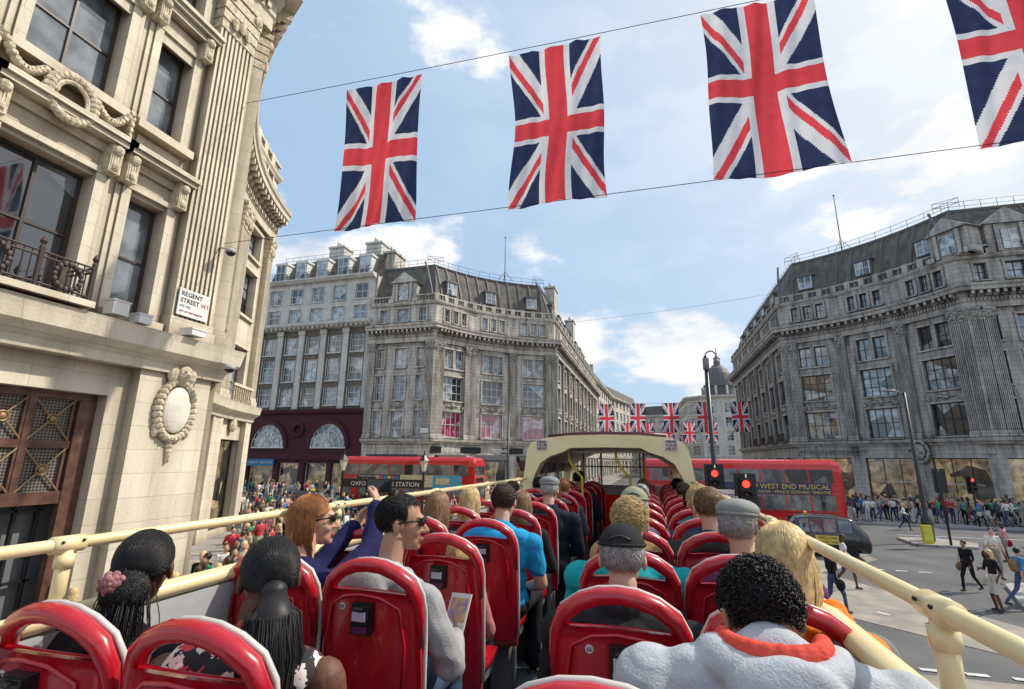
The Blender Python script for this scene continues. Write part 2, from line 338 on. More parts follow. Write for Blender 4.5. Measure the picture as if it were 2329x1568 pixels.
def finish_quadrant(B,spath,P,m=0,modstep=.6,roof=True,bal=.42,dormers=()):
    e=P['e']; tp=P['top']; L=P['led']
    sweep(B.t,spath,[(-.4,e),(.36,e),(.36,e+.5),(.42,e+.55),(.42,e+1.0),(.6,e+1.15),(.62,e+1.42),(1.1,e+1.5),(1.1,e+1.8),(1.2,e+1.9),(1.25,e+2.1),(-.4,e+2.3)],m)
    for M in along(spath,modstep):
        B.t.M=M; B.t.box(-.12,.12,-1.04,-.5,e+1.16,e+1.485,m); B.t.box(-.12,.12,-.7,-.4,e+1.0,e+1.16,m)
    for M in along(spath,.3): B.t.M=M; B.t.box(-.08,.08,-.5,-.37,e+.62,e+.85,m)
    B.t.M=None
    sweep(B.t,spath,[(-.4,L),(.2,L),(.25,L+.15),(.5,L+.3),(.55,L+.55),(-.4,L+.62)],m)
    sweep(B.t,spath,[(-.4,tp-.35),(.12,tp-.35),(.3,tp-.1),(.3,tp+.02),(-.4,tp+.05)],m)
    sweep(B.t,spath,[(-.1,tp+.05),(.12,tp+.05),(.12,tp+.2),(-.1,tp+.2)],m); sweep(B.t,spath,[(-.12,tp+.78),(.15,tp+.78),(.15,tp+.95),(-.12,tp+.95)],m)
    bl=MB()
    for M in along(spath,bal): bl.M=M@T(0,0,tp+.2); bl.lathe([(.05,0),(.09,.2),(.04,.42),(.06,.58)],n=6)
    for M in along(spath,2.9,0): bl.M=M; bl.box(-.28,.28,-.17,.14,tp+.05,tp+1.02)
    bl.M=None; bl.obj('balustrade',[B.mats[m]],B.root)
    if roof:
        rf=MB(); sweep(rf,spath,[(-.7,tp-.3),(-.9,tp+.9),(-1.25,tp+2.2),(-2.1,tp+4.6),(-2.6,tp+5.6)],0,False)
        sweep(rf,spath,[(-2.5,tp+5.55),(-2.4,tp+5.8),(-2.7,tp+5.95),(-9,tp+6.2)],1,False)
        for M in along(spath,7,0):
            rf.M=M; rf.tube([(0,.85,tp+.9),(0,1.2,tp+2.2),(0,2.05,tp+4.6),(0,2.55,tp+5.7)],.13,6,1)
        rf.M=None
        rf.obj('mansard_roof',[SLATE,LEAD],B.root)
        rl=MB(); railing_path(rl,spath,tp+5.9,tp+6.9,-3.0,0,1.3); rl.obj('roof_railing',[IRON],B.root)
        for M in dormers:
            d=MB(); d.box(-.85,.85,.95,3.2,tp+1.5,tp+3.2,0); d.box(-1.0,1.0,.8,3.3,tp+3.2,tp+3.42,0)
            d.box(-.7,.7,.9,.96,tp+1.62,tp+3.1,1)
            for x in (-.7,0,.66): d.box(x-.03,x+.06,.85,.93,tp+1.6,tp+3.12,2)
            d.box(-.72,.74,.86,.92,tp+2.3,tp+2.38,2)
            d.obj('dormer_window',[LEAD,GL,FRW],B.root,M)
def gable(B,M,x,z,m=0,s=1.0):
    g=MB(); w=1.6*s
    g.box(-w,w,-.15,1.6,0,2.6*s); g.add([(-w-.25,-.35,2.6*s),(w+.25,-.35,2.6*s),(0,-.35,4.0*s),(-w-.25,1.8,2.6*s),(w+.25,1.8,2.6*s),(0,2.4,4.0*s)],[(0,1,2),(3,5,4),(0,2,5,3),(1,4,5,2),(0,3,4,1)])
    g.box(-w-.35,-w+.35,-.35,.8,0,.5); g.box(w-.35,w+.35,-.35,.8,0,.5)
    g.box(-.6,.6,-.19,-.16,.35,2.2,1); g.box(-.04,.04,-.24,-.2,.35,2.2,2)
    for z1 in (.35,1.1,2.15): g.box(-.62,.62,-.235,-.195,z1,z1+.07,2)
    for sx in (-1,1): g.box(sx*.95-.16,sx*.95+.16,-.3,-.15,.1,2.5*s)
    g.obj('gabled_dormer',[B.mats[m],GL,FRW],B.root,M@T(x,0,z))
def flagpole(B,p,h,z):
    f=MB(); f.tube([(p[0],p[1],z),(p[0],p[1],z+h)],[.08,.04],6); f.ell((p[0],p[1],z+h),.12)
    for a in range(3): f.tube([(p[0]+1.3*math.cos(a*2.1),p[1]+1.3*math.sin(a*2.1),z),(p[0],p[1],z+1.6)],.04,4)
    f.obj('flagpole',[LEAD],B.root)
def chimney(B,x,y,hw_,hd,z0,z1,m):
    ch=MB(); ch.box(x-hw_,x+hw_,y-hd,y+hd,z0,z1); ch.box(x-hw_-.15,x+hw_+.15,y-hd-.15,y+hd+.15,z1,z1+.3)
    for k in range(4): ch.lathe([(.18,0),(.15,.7)],(x,y-hd*.75+hd*.5*k,z1+.3),8)
    ch.obj('chimney_stack',[m],B.root)
# ---- far left quadrant
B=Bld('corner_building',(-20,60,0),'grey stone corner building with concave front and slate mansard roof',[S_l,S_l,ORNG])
A1=arc((-24.2,52),(-12,64),1.7,3); A1s=arc((-24.2,52),(-12,64),1.7,12)
Mp,w=bay(B,(-33,52),(-24.2,52),'pav',PF)
for x in (.6,w-.5): pilaster(B.t,Mp,x,.9,6.5,17.9,.28,5,0,2)
gable(B,Mp,w/2,23.0)
for i in range(3):
    M,w=bay(B,A1[i],A1[i+1],'wide',PF,poster=GLP)
    for x in (.15,.95,w-.95) if i==0 else ((.0,w-.95,w-.1) if i==2 else (.0,)): pilaster(B.t,M,x,.75,6.5,17.9,.3,5,0,2)
y=64
for i in range(10):
    M,w=bay(B,(-12,y),(-12,y+5.4),'wide',PF); pilaster(B.t,M,.3,.8,6.5,17.9,.3,3,0,2); y+=5.4
sp=[(-33,52)]+A1s+[(-12,118)]
dm=[frame(A1[i],A1[i+1])[0]@T(frame(A1[i],A1[i+1])[1]/2,0,0) for i in range(3)]+[frame((-12,64),(-12,118))[0]@T(4+6*i,0,0) for i in range(6)]
finish_quadrant(B,sp,PF,0,dormers=dm)
B.w.box(-40,-12.6,118,118.3,0,27)
flagpole(B,(-19,63.5),7,29)
for x,y in ((-32.6,56),(-14.5,75),(-14.5,95)): chimney(B,x,y,.8,1.4,26,31.2,S_l)
fs=MB(); sweep(fs,A1s,[(.02,4.9),(.14,4.9),(.14,5.6),(.02,5.6)]); fs.obj('shop_fascia',[BLK],B.root)
for i,s in ((0,'TEZENIS'),(1,'TEZENIS'),(2,'TEZENIS')):
    M,w=frame(A1[i],A1[i+1]); text(s,.62,M@T(w/2+(1.0 if i==1 else 0),-.30,5.22),WHT,B.root)
sg=MB(); sg.box(-.5,.5,-.05,0,0,.55); sg.obj('street_name_sign',[WHT],B.root,Mp@T(8.2,-.34,7.1))
for a_,b_ in (((-33,52),(-24.2,52)),(A1[0],A1[1]),(A1[1],A1[2]),(A1[2],A1[3])):   # shop awnings over the far pavement
    M,w=frame(a_,b_); aw=MB(); aw.add([(w*.15,-.16,4.7),(w*.85,-.16,4.7),(w*.85,-1.1,4.15),(w*.15,-1.1,4.15),(w*.15,-1.1,3.9),(w*.85,-1.1,3.9)],[(0,1,2,3),(3,2,5,4)]); aw.obj('shop_awning',[mat('awning_dark',(.05,.05,.06),.8)],B.root,M)
B.done()
# ---- far right quadrant
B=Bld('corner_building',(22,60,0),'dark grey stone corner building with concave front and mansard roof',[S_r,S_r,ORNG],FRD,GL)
A2=arc((16,64),(28.2,52),1.7,3); A2s=arc((16,64),(28.2,52),1.7,12)
Mp,w=bay(B,(28.2,52),(37,52),'pav',PF)
for x in (.5,1.5,w-.5): pilaster(B.t,Mp,x,.9,6.5,17.9,.28,6,0,2)
gable(B,Mp,w/2,23.0,0,1.1)
for i in range(3):
    M,w=bay(B,A2[i],A2[i+1],'wide',PF)
    for x in (.15,.95,w-.1) if i==0 else ((.0,w-.95,w-.15) if i==2 else (.0,)): pilaster(B.t,M,x,.8,6.5,17.9,.3,5,0,2)
    if i==2: gable(B,M,w-.2,23.0)
y=64
for i in range(7):
    M,w=bay(B,(16,y+5.2),(16,y),'wide',PF); pilaster(B.t,M,w-.3,.8,6.5,17.9,.3,3,0,2); y+=5.2
    if i<4:
        b=MB(); b.box(w/2-1.5,w/2+1.5,-.8,0,6.45,6.6)
        for k in range(13): b.box(w/2-1.5+k*.25-.02,w/2-1.5+k*.25+.02,-.8,-.76,6.6,7.5)
        b.box(w/2-1.5,w/2+1.5,-.81,-.75,7.5,7.56); b.obj('iron_balcony',[IRON],B.root,M)
bay(B,(37,52),(43,52),'wide',PF)
sp=[(16,y)]+A2s+[(43,52)]
dm=[frame(A2[i],A2[i+1])[0]@T(frame(A2[i],A2[i+1])[1]/2,0,0) for i in range(3)]+[frame((16,y),(16,64))[0]@T(30-6*i,0,0) for i in range(5)]
finish_quadrant(B,sp,PF,0,dormers=dm)
flagpole(B,(23.5,63.5),7.5,29)
fs=MB(); sweep(fs,A2s,[(.02,5.0),(.12,5.0),(.12,5.6),(.02,5.6)]); fs.obj('shop_fascia',[S_r],B.root)
M,w=frame(A2[0],A2[1]); text('UNITED COLORS OF BENETTON.',.5,M@T(w/2+1,-.28,5.3),BLK,B.root)
for i in (0,1,2):
    M,w=frame(A2[i],A2[i+1]); text('UNITED COLORS OF BENETTON.',.22,M@T(w/2,.12,2.4),WHT,B.root)
M,w=frame(A2[1],A2[2]); c=MB(); c.ell((w-.1,-.5,5.3),(.55,.15,.75)); c.tube([(w-.1+.75*math.cos(a),-.5,5.3+1.0*math.sin(a)) for a in np.linspace(0,6.28,20)],.14,6); c.obj('cartouche',[ORNG],B.root,M,True)
B.done()
# ---- station building
B=Bld('station_building',(-42,60,0),'tall white and brick building over burgundy tiled station arches',[S_white,S_brick,S_burg,S_white])
M,w=frame((-50,52.3),(-33,52.3)); ops=[];W=[]
for i in range(5):
    xc=1.9+i*3.3
    for (z0,z1) in ((10.6,12.9),(13.7,16.6),(17.3,19.6)): ops.append((xc-.9,xc+.9,z0,z1)); W.append((xc,z0,1.8,z1-z0,2,3))
wall(B.w,M,w,10,20.4,ops,.3,1)
o2=[]
for i in range(5):
    xc=1.9+i*3.3
    for z0,z1 in ((21.6,23.4),(24.3,26.3)): o2.append((xc-.9,xc+.9,z0,z1)); W.append((xc,z0,1.8,z1-z0,2,2))
wall(B.w,M,w,20.4,27,o2,.3,0)
for q in W: B.win(M,*q[:4],q[4],q[5],.1,.2)
o3=[(x,x+ww,.2,3.6) for x,ww in ((.7,3.8),(5.2,3.0),(9.0,3.2),(12.8,3.5))]
wall(B.w,M,w,0,10,o3,.6,2)
for x,ww in ((.7,3.8),(5.2,3.0),(9.0,3.2),(12.8,3.5)): B.win(M,x+ww/2,.2,ww,3.4,2,1,.07,.5,GLS,'shop_window')
t=B.t; t.M=M
for i in range(6):
    x=.25+i*3.3; t.box(max(x-.42,0),min(x+.42,w),-.22,.0,10,20.4,0)
    t.box(max(x-.5,0),min(x+.5,w),-.3,.0,19.8,20.39,3)
for q in W:
    t.box(q[0]-1.05,q[0]+1.05,-.1,0,q[1]-.15,q[1]-.003,0)
    t.box(q[0]-1.0,q[0]-.9,-.05,0,q[1],q[1]+q[3],0); t.box(q[0]+.9,q[0]+1.0,-.05,0,q[1],q[1]+q[3],0)
for xc in (3.4,12.2):
    rr=2.5
    for k in range(13):
        a0=math.pi*k/13;a1=math.pi*(k+1)/13
        t.add([(xc+r*math.cos(a),y,5.5+r*math.sin(a)*1.12) for a in (a0,a1) for r in (rr,rr+.45) for y in (-.35,0)],[(0,2,6,4),(0,4,5,1),(2,3,7,6)],2)
for xc in (3.4,12.2):
    ag=MB(); af=MB()
    ag.add([(xc+2.5*math.cos(math.pi*k/16),-.03,5.5+2.8*math.sin(math.pi*k/16)) for k in range(17)],[tuple(range(17))])
    for k in range(1,8): a=math.pi*k/8; af.tube([(xc,-.08,5.5),(xc+2.48*math.cos(a),-.08,5.5+2.77*math.sin(a))],.06,4)
    for f in (.35,.7,1): af.tube([(xc+2.47*f*math.cos(a),-.08,5.5+2.77*f*math.sin(a)) for a in np.linspace(0,math.pi,17)],.07,4)
    af.box(xc-2.5,xc+2.5,-.15,-.02,5.35,5.5)
    wo=ag.obj('arched_window',[GL],B.root,M); fo=af.obj('window_frame',[FRW],wo,M)
t.tube([(7.8+.7*math.cos(a),-.2,7.6+.7*math.sin(a)) for a in np.linspace(0,6.28,17)],.2,6,2)
t.M=None
P2=[(-50,52.3),(-33,52.3)]
sweep(t,P2,[(-.2,9.6),(.3,9.6),(.5,9.9),(.5,10.1),(-.2,10.15)],2); sweep(t,P2,[(-.2,4.0),(.25,4.0),(.3,4.7),(-.2,4.75)],2)
sweep(t,P2,[(-.2,20.4),(.4,20.5),(1.0,20.9),(1.0,21.2),(-.2,21.3)],0); sweep(t,P2,[(-.2,26.9),(.3,27),(.7,27.3),(.7,27.5),(-.2,27.6)],0)
for Mq in along(P2,.7): t.M=Mq; t.box(-.12,.12,-.85,-.35,20.5,20.8,0)
t.M=None
rf=MB(); sweep(rf,P2,[(-.6,27.5),(-1.9,31),(-10,31.3)],0,False); rf.box(-50,-33.01,52.9,70,0,27.4,1); rf.obj('mansard_roof',[SLATE,S_white],B.root)
for i in range(5):
    d=MB(); d.box(-.85,.85,.3,3,27.7,30.2); d.box(-1,1,.2,3.1,30.2,30.5); d.box(-.7,.7,.25,.31,27.9,30.1,1)
    for x in (-.72,-.03,.66): d.box(x,x+.06,.2,.26,27.9,30.1,2)
    d.box(-.7,.7,.2,.26,29,29.07,2); d.obj('dormer_window',[FRW,GL,FRW],B.root,M@T(1.9+i*3.3,0,0))
rl=MB(); railing_path(rl,P2,27.6,28.5,.4,0,.8); railing_path(rl,P2,31.1,32.2,-2.4,0,1.2); rl.obj('roof_railing',[IRON],B.root)
for x in (-42,-36): chimney(B,x,57,1.2,1,30,33.6,S_white)
s=MB(); s.box(7.2,11.2,-.3,-.2,3.2,4.0) ; s.obj('shop_sign',[mat('sign_blue',(.02,.20,.42),.4)],B.root,M@T(-6.4,0,0)); text('CURRENCY  EXCHANGE',.33,M@T(2.8,-.33,3.6),WHT,B.root)
B.done()
# ---- generic side / distant buildings
def simple(name,label,path,h,st,bw=3.2,fl=3.6,z0=5,roof=True,fr=FRW,depth=12,gl=GL):
    p=path; c=Vector(p[0]).lerp(Vector(p[-1]),.5); B=Bld(name,(c.x,c.y,0),label,[st,ORNG,SLATE],fr,gl)
    for a,b in zip(p[:-1],p[1:]):
        M,w=frame(a,b); n=max(1,int(w/bw)); ops=[]
        for i in range(n):
            xc=(i+.5)*w/n; z=z0
            while z+fl<h+.1: ops.append((xc-w/n*.25,xc+w/n*.25,z+.7,z+fl-.5)); z+=fl
            ops.append((xc-w/n*.38,xc+w/n*.38,.3,z0-1))
        wall(B.w,M,w,0,h,ops,.3,0)
        for o in ops: B.win(M,(o[0]+o[1])/2,o[2],o[1]-o[0],o[3]-o[2],2,3,.09,.2,GLS if o[2]<1 else None)
    sweep(B.t,p,[(-.3,h-.7),(.2,h-.7),(.8,h-.3),(.8,h),(-.3,h+.1)],0); sweep(B.t,p,[(-.3,z0-.5),(.2,z0-.5),(.4,z0-.2),(.4,z0),(-.3,z0)],0)
    if roof: sweep(B.t,p,[(-.2,h+.1),(-1.6,h+3.4),(-depth,h+3.6)],2,False)
    else: sweep(B.t,p,[(-.2,h),(-depth,h+.2)],2,False)
    return B
B=simple('brick_building','orange brick building with stone bands',[(-57,54),(-50.3,54)],17,S_red,3,3.6); B.done()
B=simple('office_building','grey stone office block beyond the brick building',[(-75,60),(-57.2,60)],22,S_l); B.done()
B=simple('corner_building','pale stone curved street building',[(-12,119),(-11,150),(-4,185)],23,S_l,4); B.done()
B=simple('terrace_building','pale stone terrace closing the street',[(-4,186),(12,178)],20,S_white,3); B.done()
B=simple('domed_building','white stone building with a lead covered dome',[(9,165),(10,140),(13,137),(18,136.5),(34,136)],21,S_white,3.2,3.6,5,False)
d=MB(); d.lathe([(3.6,20.5),(3.6,23.5),(4.0,23.6),(4.0,24.2),(3.5,24.3),(3.4,25.5),(3.0,27.2),(2.3,28.6),(1.3,29.6),(.8,29.9),(.8,31.3),(1,31.4),(.6,31.9),(.15,32.4),(.08,34.5)],(18.5,141,0),20)
for k in range(10): a=k*.628; d.tube([(18.5+4.3*math.cos(a),141+4.3*math.sin(a),20.5),(18.5+4.3*math.cos(a),141+4.3*math.sin(a),23.6)],.3,6,1)
d.obj('dome',[LEAD,S_white],B.root); B.done()
B=simple('side_building','grey stone building beside the junction',[(43.2,52),(75,52)],26,S_r); B.done()
# ---- near left building
CY=10.75
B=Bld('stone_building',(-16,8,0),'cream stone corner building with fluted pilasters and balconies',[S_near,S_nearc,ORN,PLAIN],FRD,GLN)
y0=-3.0; M,w=frame((-12,y0),(-12,CY)); ops=[];W=[]
for (a,b) in ((5.3,7.05),(7.85,8.8),(-1.6,.1),(3.5,4.5)):
    for z0,z1 in (PN['w1'],PN['w2'],PN['w3']): ops.append((a-y0,b-y0,z0,z1)); W.append(((a+b)/2-y0,z0,b-a,z1-z0))
ops.append((3.6-y0,8.3-y0,0,5.6)); wall(B.w,M,w,0,PN['top'],ops,.45,0)
for q in W: B.win(M,*q,2 if q[2]>1.2 else 1,2,.07,.3)
t=B.t;t.M=M
for (xc,z,ww,hh) in W:
    t.box(xc-ww/2-.28,xc+ww/2+.28,-.3,0,z-.22,z-.003,0)
    for sx in (-1,1):
        x=xc+sx*(ww/2+.1); t.box(x-.1,x+.1,-.1,0,z,z+hh+.1,0); x=xc+sx*(ww/2+.27); t.box(x-.06,x+.06,-.05,0,z,z+hh+.1,0)
        t.box(xc+sx*(ww/2+.2)-.13,xc+sx*(ww/2+.2)+.13,-.32,0,z+hh+.15,z+hh+.85,2); t.ell((xc+sx*(ww/2+.2),-.32,z+hh+.72),(.13,.12,.13),8,6,m=2); t.ell((xc+sx*(ww/2+.2),-.3,z+hh+.3),(.1,.1,.12),8,6,m=2)
        for k in range(4): t.box(xc+sx*(ww/2+.2)-.10+.055*k,xc+sx*(ww/2+.2)-.075+.055*k,-.335,-.32,z+hh+.2,z+hh+.62,2)
    t.box(xc-ww/2-.2,xc+ww/2+.2,-.12,0,z+hh+.104,z+hh+.24,0)
    t.box(xc-ww/2-.45,xc+ww/2+.45,-.42,0,z+hh+.86,z+hh+.98,0); t.box(xc-ww/2-.5,xc+ww/2+.5,-.5,0,z+hh+.984,z+hh+1.1,0)
    t.box(xc-ww/2-.1,xc+ww/2+.1,-.05,0,z-1.1,z-.3,0) if z>11 else None
xc=6.15-y0; zc=11.75
for k in range(26): a=k*2*math.pi/26; t.ell((xc+.44*math.cos(a),-.36,zc+.5*math.sin(a)),(.115,.1,.1),7,5,m=2)
t.tube([(xc+.3*math.cos(a),-.36,zc+.36*math.sin(a)) for a in np.linspace(0,6.28,21)],.05,6,2)
for sx in (-1,1):
    for k in range(12): f=k/11; t.ell((xc+sx*(.5+.75*f),-.26,zc+.32+.25*f-.35*math.sin(math.pi*f)),(.1,.11,.09),6,5,m=2)
    for k in range(6): t.ell((xc+sx*1.3,-.22,zc+.5-.16*k),(.09-.008*k,.1,.1),6,5,m=2)
cx=9.75-y0; cz=5.45
t.ell((cx,-.38,cz-.05),(.38,.12,.58),18,12,m=3)
for k in range(30): a=k*2*math.pi/30; t.ell((cx+.48*math.cos(a),-.34,cz-.05+.72*math.sin(a)),(.10,.13,.10),7,5,m=2)
t.ell((cx,-.42,cz+.88),(.2,.2,.24),10,8,m=2)
for sx in (-1,1):
    t.ell((cx+sx*.26,-.38,cz+.86),(.13,.12,.24),8,6,m=2); t.ell((cx+sx*.07,-.6,cz+.92),.035,6,5,m=2); t.ell((cx+sx*.42,-.3,cz-.55),(.1,.1,.2),8,6,m=2)
t.ell((cx,-.58,cz+.84),(.06,.1,.06),8,6,m=2)
for k in range(5): t.ell((cx,-.3,cz-.85-.11*k),(.11-.018*k,.1,.08),7,5,m=2)
t.M=None
pilaster(t,M,9.82-y0,1.2,7.25,18.3,.32,8,0,2,1.5); pilaster(t,M,2.2-y0,1.25,7.25,18.3,.32,8,0,2,1.5)
t.M=M; t.box(8.75-y0,CY-.02-y0,-.28,0,0,6.55,0); t.box(2.0-y0,3.2-y0,-.28,0,0,6.55,0); t.box(9.1-y0,CY+.05-y0,-.36,-.0,0,.9,0); t.M=None
A3=arc((-12,CY),(-23.9,24.8),1.8,4); A3s=arc((-12,CY),(-23.9,24.8),1.8,14)
for i in range(4):
    Mi,wi=bay(B,A3[i],A3[i+1],'slim',PN,1,8,dep=.45)
    for x in (.45,wi-.4): pilaster(t,Mi,x,.75,7.25,18.3,.34,6,1,2,1.4)
    t.M=Mi; t.box(0,.8,-.3,0,0,6.5,1); t.box(wi-.8,wi,-.3,0,0,6.5,1)
    t.ell((wi/2,-.2,6.0),(.3,.2,.4),8,6,m=2)
    for k in range(9): t.box(wi*.25+k*wi*.0625-.04,wi*.25+k*wi*.0625+.04,-.5,-.42,7.25,8.1,2)
    t.box(wi*.2,wi*.8,-.56,-.36,8.1,8.25,1); t.M=None
sp=[(-12,y0)]+A3s
finish_quadrant(B,sp,PN,0,.55,False,.42)
B.w.prism([(-12.95,y0),(-12.95,CY-.9),(-20.8,15.2),(-25.2,24.3),(-34,24.3),(-34,y0)],0.3,23.2,0)
sweep(t,[(-12,y0)]+A3s,[(-.3,6.3),(.4,6.3),(.45,6.5),(.75,6.75),(.8,7.0),(.85,7.18),(-.3,7.24)],0)
sweep(t,[(-12,y0),(-12,9.15)],[(-.3,11.15),(.08,11.15),(.14,11.3),(.14,11.42),(-.3,11.45)],0)
d=MB(); a0=3.6-y0;a1=8.3-y0
d.box(a0,a1,.3,.42,3.25,3.5); d.box(a0,a1,.3,.42,5.45,5.598); d.box(a0,a1,.32,.4,4.4,4.56); d.box(a1-.35,a1-.003,.28,.44,0,5.44); d.box(a0,a1,.4,.43,3.5,5.45,2)
n=5; sw=(a1-.35-a0)/n
for i in range(n):
    x=a0+i*sw; d.box(x-.05,x+.05,.31,.41,3.5,5.45)
    for z0,z1 in ((3.5,4.4),(4.56,5.45)):
        d.tube([(x+.05,.34,z0),(x+sw-.05,.34,z1)],.02,6,1); d.tube([(x+.05,.34,z1),(x+sw-.05,.34,z0)],.02,6,1)
        d.tube([(x+sw/2+.1*math.cos(a),.32,(z0+z1)/2+.1*math.sin(a)) for a in np.linspace(0,6.28,13)],.02,6,1); d.ell((x+sw/2,.31,(z0+z1)/2),(.07,.04,.07),m=1)
        d.box(x+.05,x+.1,.33,.39,z0,z1); d.box(x+sw-.1,x+sw-.05,.33,.39,z0,z1)
def gridmat():
    m,n_,b,L=nt('bronze_mesh'); g=n_.nodes.new('ShaderNodeNewGeometry'); mp=n_.nodes.new('ShaderNodeMapping'); mp.inputs['Rotation'].default_value=(rad(45),0,0)
    L.new(g.outputs['Position'],mp.inputs[0]); c=n_.nodes.new('ShaderNodeTexChecker'); c.inputs['Scale'].default_value=22; L.new(mp.outputs[0],c.inputs[0]); c.inputs['Color1'].default_value=(.03,.027,.025,1); c.inputs['Color2'].default_value=(.20,.17,.14,1)
    L.new(c.outputs[0],b.inputs['Base Color']); b.inputs['Roughness'].default_value=.5; return m
d.obj('doorway_screen',[BRONZE,GOLD,gridmat()],B.root,M)
g=MB(); g.box(a0,a1,.80,.86,0,5.5); g.quad((a0,.44,.01),(a1,.44,.01),(a1,.8,.01),(a0,.8,.01))
for x in (a1-1.3,a1-.9,a1-.5): g.box(x-.03,x+.03,.6,.68,0,3.2,1)
for z in (1.0,1.7,2.4,3.1): g.box(a1-1.3,a1-.4,.6,.68,z,z+.05,1)
g.obj('doorway',[mat('dim_interior',(.17,.175,.18),.8),BLK],B.root,M)
b=MB(); x0=4.3-y0;x1=6.95-y0; b.box(x0-.3,x1+.1,-.95,-.0,7.25,7.38,1)
for k in range(int((x1-x0)/.13)+1):
    x=x0+k*.13; b.tube([(x,-.85,7.38),(x,-.85,8.1)],.014,5)
    if k%2: b.tube([(x,-.85,7.55),(x+.06,-.85,7.62),(x,-.85,7.72),(x-.06,-.85,7.62)],.012,4,closed=True)
for z in (7.47,8.0,8.1): b.tube([(x0,-.85,z),(x1,-.85,z)],.022,6); b.tube([(x1,-.85,z),(x1,-.05,z)],.022,6)
for k in range(6): b.tube([(x1,-.78+k*.14,7.38),(x1,-.78+k*.14,8.1)],.014,5)
for xx in (5.3-y0,6.5-y0):
    for k in range(16): a=k*math.pi/8; b.ell((xx+.24*math.cos(a),-.88,7.74+.26*math.sin(a)),(.06,.05,.06),6,5)
for x in (x0,x1,6.0-y0): b.lathe([(.04,0),(.05,.8),(.03,.85),(.065,.92),(.02,1.02)],(x,-.85,7.38),8)
b.obj('iron_balcony',[IRON,S_near],B.root,M)
s=MB(); s.box(-.46,.46,-.03,0,-.36,.36); so=s.obj('street_name_sign',[WHT],B.root,M@T(9.75-y0,-.36,8.2))
RT=mat('sign_red',(.5,.01,.02),.5)
Ms=M@T(9.75-y0,-.395,8.2)
text('REGENT',.17,Ms@T(-.41,0,.22),BLK,B.root,align='LEFT'); text('STREET',.17,Ms@T(-.41,0,.04),BLK,B.root,align='LEFT'); text('W1',.16,Ms@T(.20,0,.04),RT,B.root,align='LEFT')
text('272 - 326',.08,Ms@T(-.41,0,-.11),BLK,B.root,align='LEFT'); text('CITY OF WESTMINSTER',.066,Ms@T(-.41,0,-.25),RT,B.root,align='LEFT')
for bx in ((7.5,7.85,-.8,-.5,7.3,7.6),(8.1,8.4,-.8,-.5,7.25,7.45),(9.3,9.7,-1.0,-.6,7.25,7.4)):
    v=MB(); v.box(bx[0]-y0,bx[1]-y0,*bx[2:]); v.box(bx[0]-y0-.02,bx[1]-y0+.02,bx[2]-.02,bx[3],bx[5],bx[5]+.03); v.obj('camera_box',[WHT],B.root,M)
for (xx,yy,zz) in ((10.5,-1.1,6.55),(10.3,-.75,9.9)):
    v=MB(); v.ell((xx-y0,yy,zz),(.12,.12,.09),m=1); v.lathe([(.14,0),(.14,.08),(.06,.13)],(xx-y0,yy,zz),14); v.tube([(xx-y0,yy,zz+.1),(xx-y0,yy+.5,zz+.25)],.025); v.obj('dome_camera',[GREY,BLK],B.root,M,True)
B.done()
# ---------------------------------------------------------------- ground
AS=mat('asphalt',(.075,.076,.080),.85,c2=(.13,.13,.13),sc=.5,bump=.5,bsc=60,lo=.3,hi=.7); AS2=mat('pale_crossing_surface',(.36,.32,.265),.85,c2=(.22,.20,.17),sc=1.2,bump=.4,bsc=50)
def pavemat():
    m,n,b,L=nt('york_paving'); g=n.nodes.new('ShaderNodeNewGeometry'); br=n.nodes.new('ShaderNodeTexBrick'); br.inputs['Scale'].default_value=1; br.inputs['Brick Width'].default_value=.9; br.inputs['Row Height'].default_value=.6; br.inputs['Mortar Size'].default_value=.012
    br.inputs['Color1'].default_value=(.34,.32,.29,1); br.inputs['Color2'].default_value=(.25,.235,.215,1); br.inputs['Mortar'].default_value=(.1,.1,.095,1)
    L.new(g.outputs['Position'],br.inputs['Vector']); L.new(br.outputs['Color'],b.inputs['Base Color']); b.inputs['Roughness'].default_value=.8; return m
PV=pavemat()
g=MB(); g.quad((-700,-500,0),(700,-500,0),(700,900,0),(-700,900,0)); g.obj('ground',[mat('ground_grey',(.12,.12,.115),.9,sc=.05)],kind='structure')
g=MB(); g.quad((-7.4,-60,.004),(11.5,-60,.004),(11.5,260,.004),(-7.4,260,.004)); g.quad((-160,24,.007),(160,24,.007),(160,41.6,.007),(-160,41.6,.007)); g.obj('road',[AS],kind='structure')
g=MB()
g.add([(x,y,.012) for x,y in [(-5,14),(-2,14),(9.5,27),(9.5,31),(7,31)]],[(0,1,2,3,4)])
g.add([(x,y,.016) for x,y in [(2,31),(-7,31),(-7.2,28),(9,13.6),(10.3,15.5)]],[(0,1,2,3,4)])
g.add([(-7,11,.012),(10.4,11,.012),(10.4,13.2,.012),(-7,13.2,.012)],[(0,1,2,3)]); g.obj('crossing_surface',[AS2],kind='structure')
g=MB()
for i in range(22):
    for yy in (10.8,13.4,24.5,31.4): g.box(-6.8+i*.8,-6.4+i*.8,yy,yy+.14,.018,.024)
for i in range(18):
    for s in (0,1):
        g.M=T(-5+i*.85,(13.8+i*.97) if s==0 else (30.5-i*.97),0)@RZ(48 if s==0 else -48); g.box(0,.35,-.06,.06,.019,.026)
g.M=None
for i in range(20): g.box(2.0,2.12,46+i*5,48+i*5,.012,.018)
g.box(-60,-9,36.3,36.42,.012,.018); g.box(14,60,36.3,36.42,.012,.018)
g.obj('road_markings',[mat('road_paint',(.70,.70,.68),.7,c2=(.45,.45,.44),sc=6)],kind='structure')
g=MB()
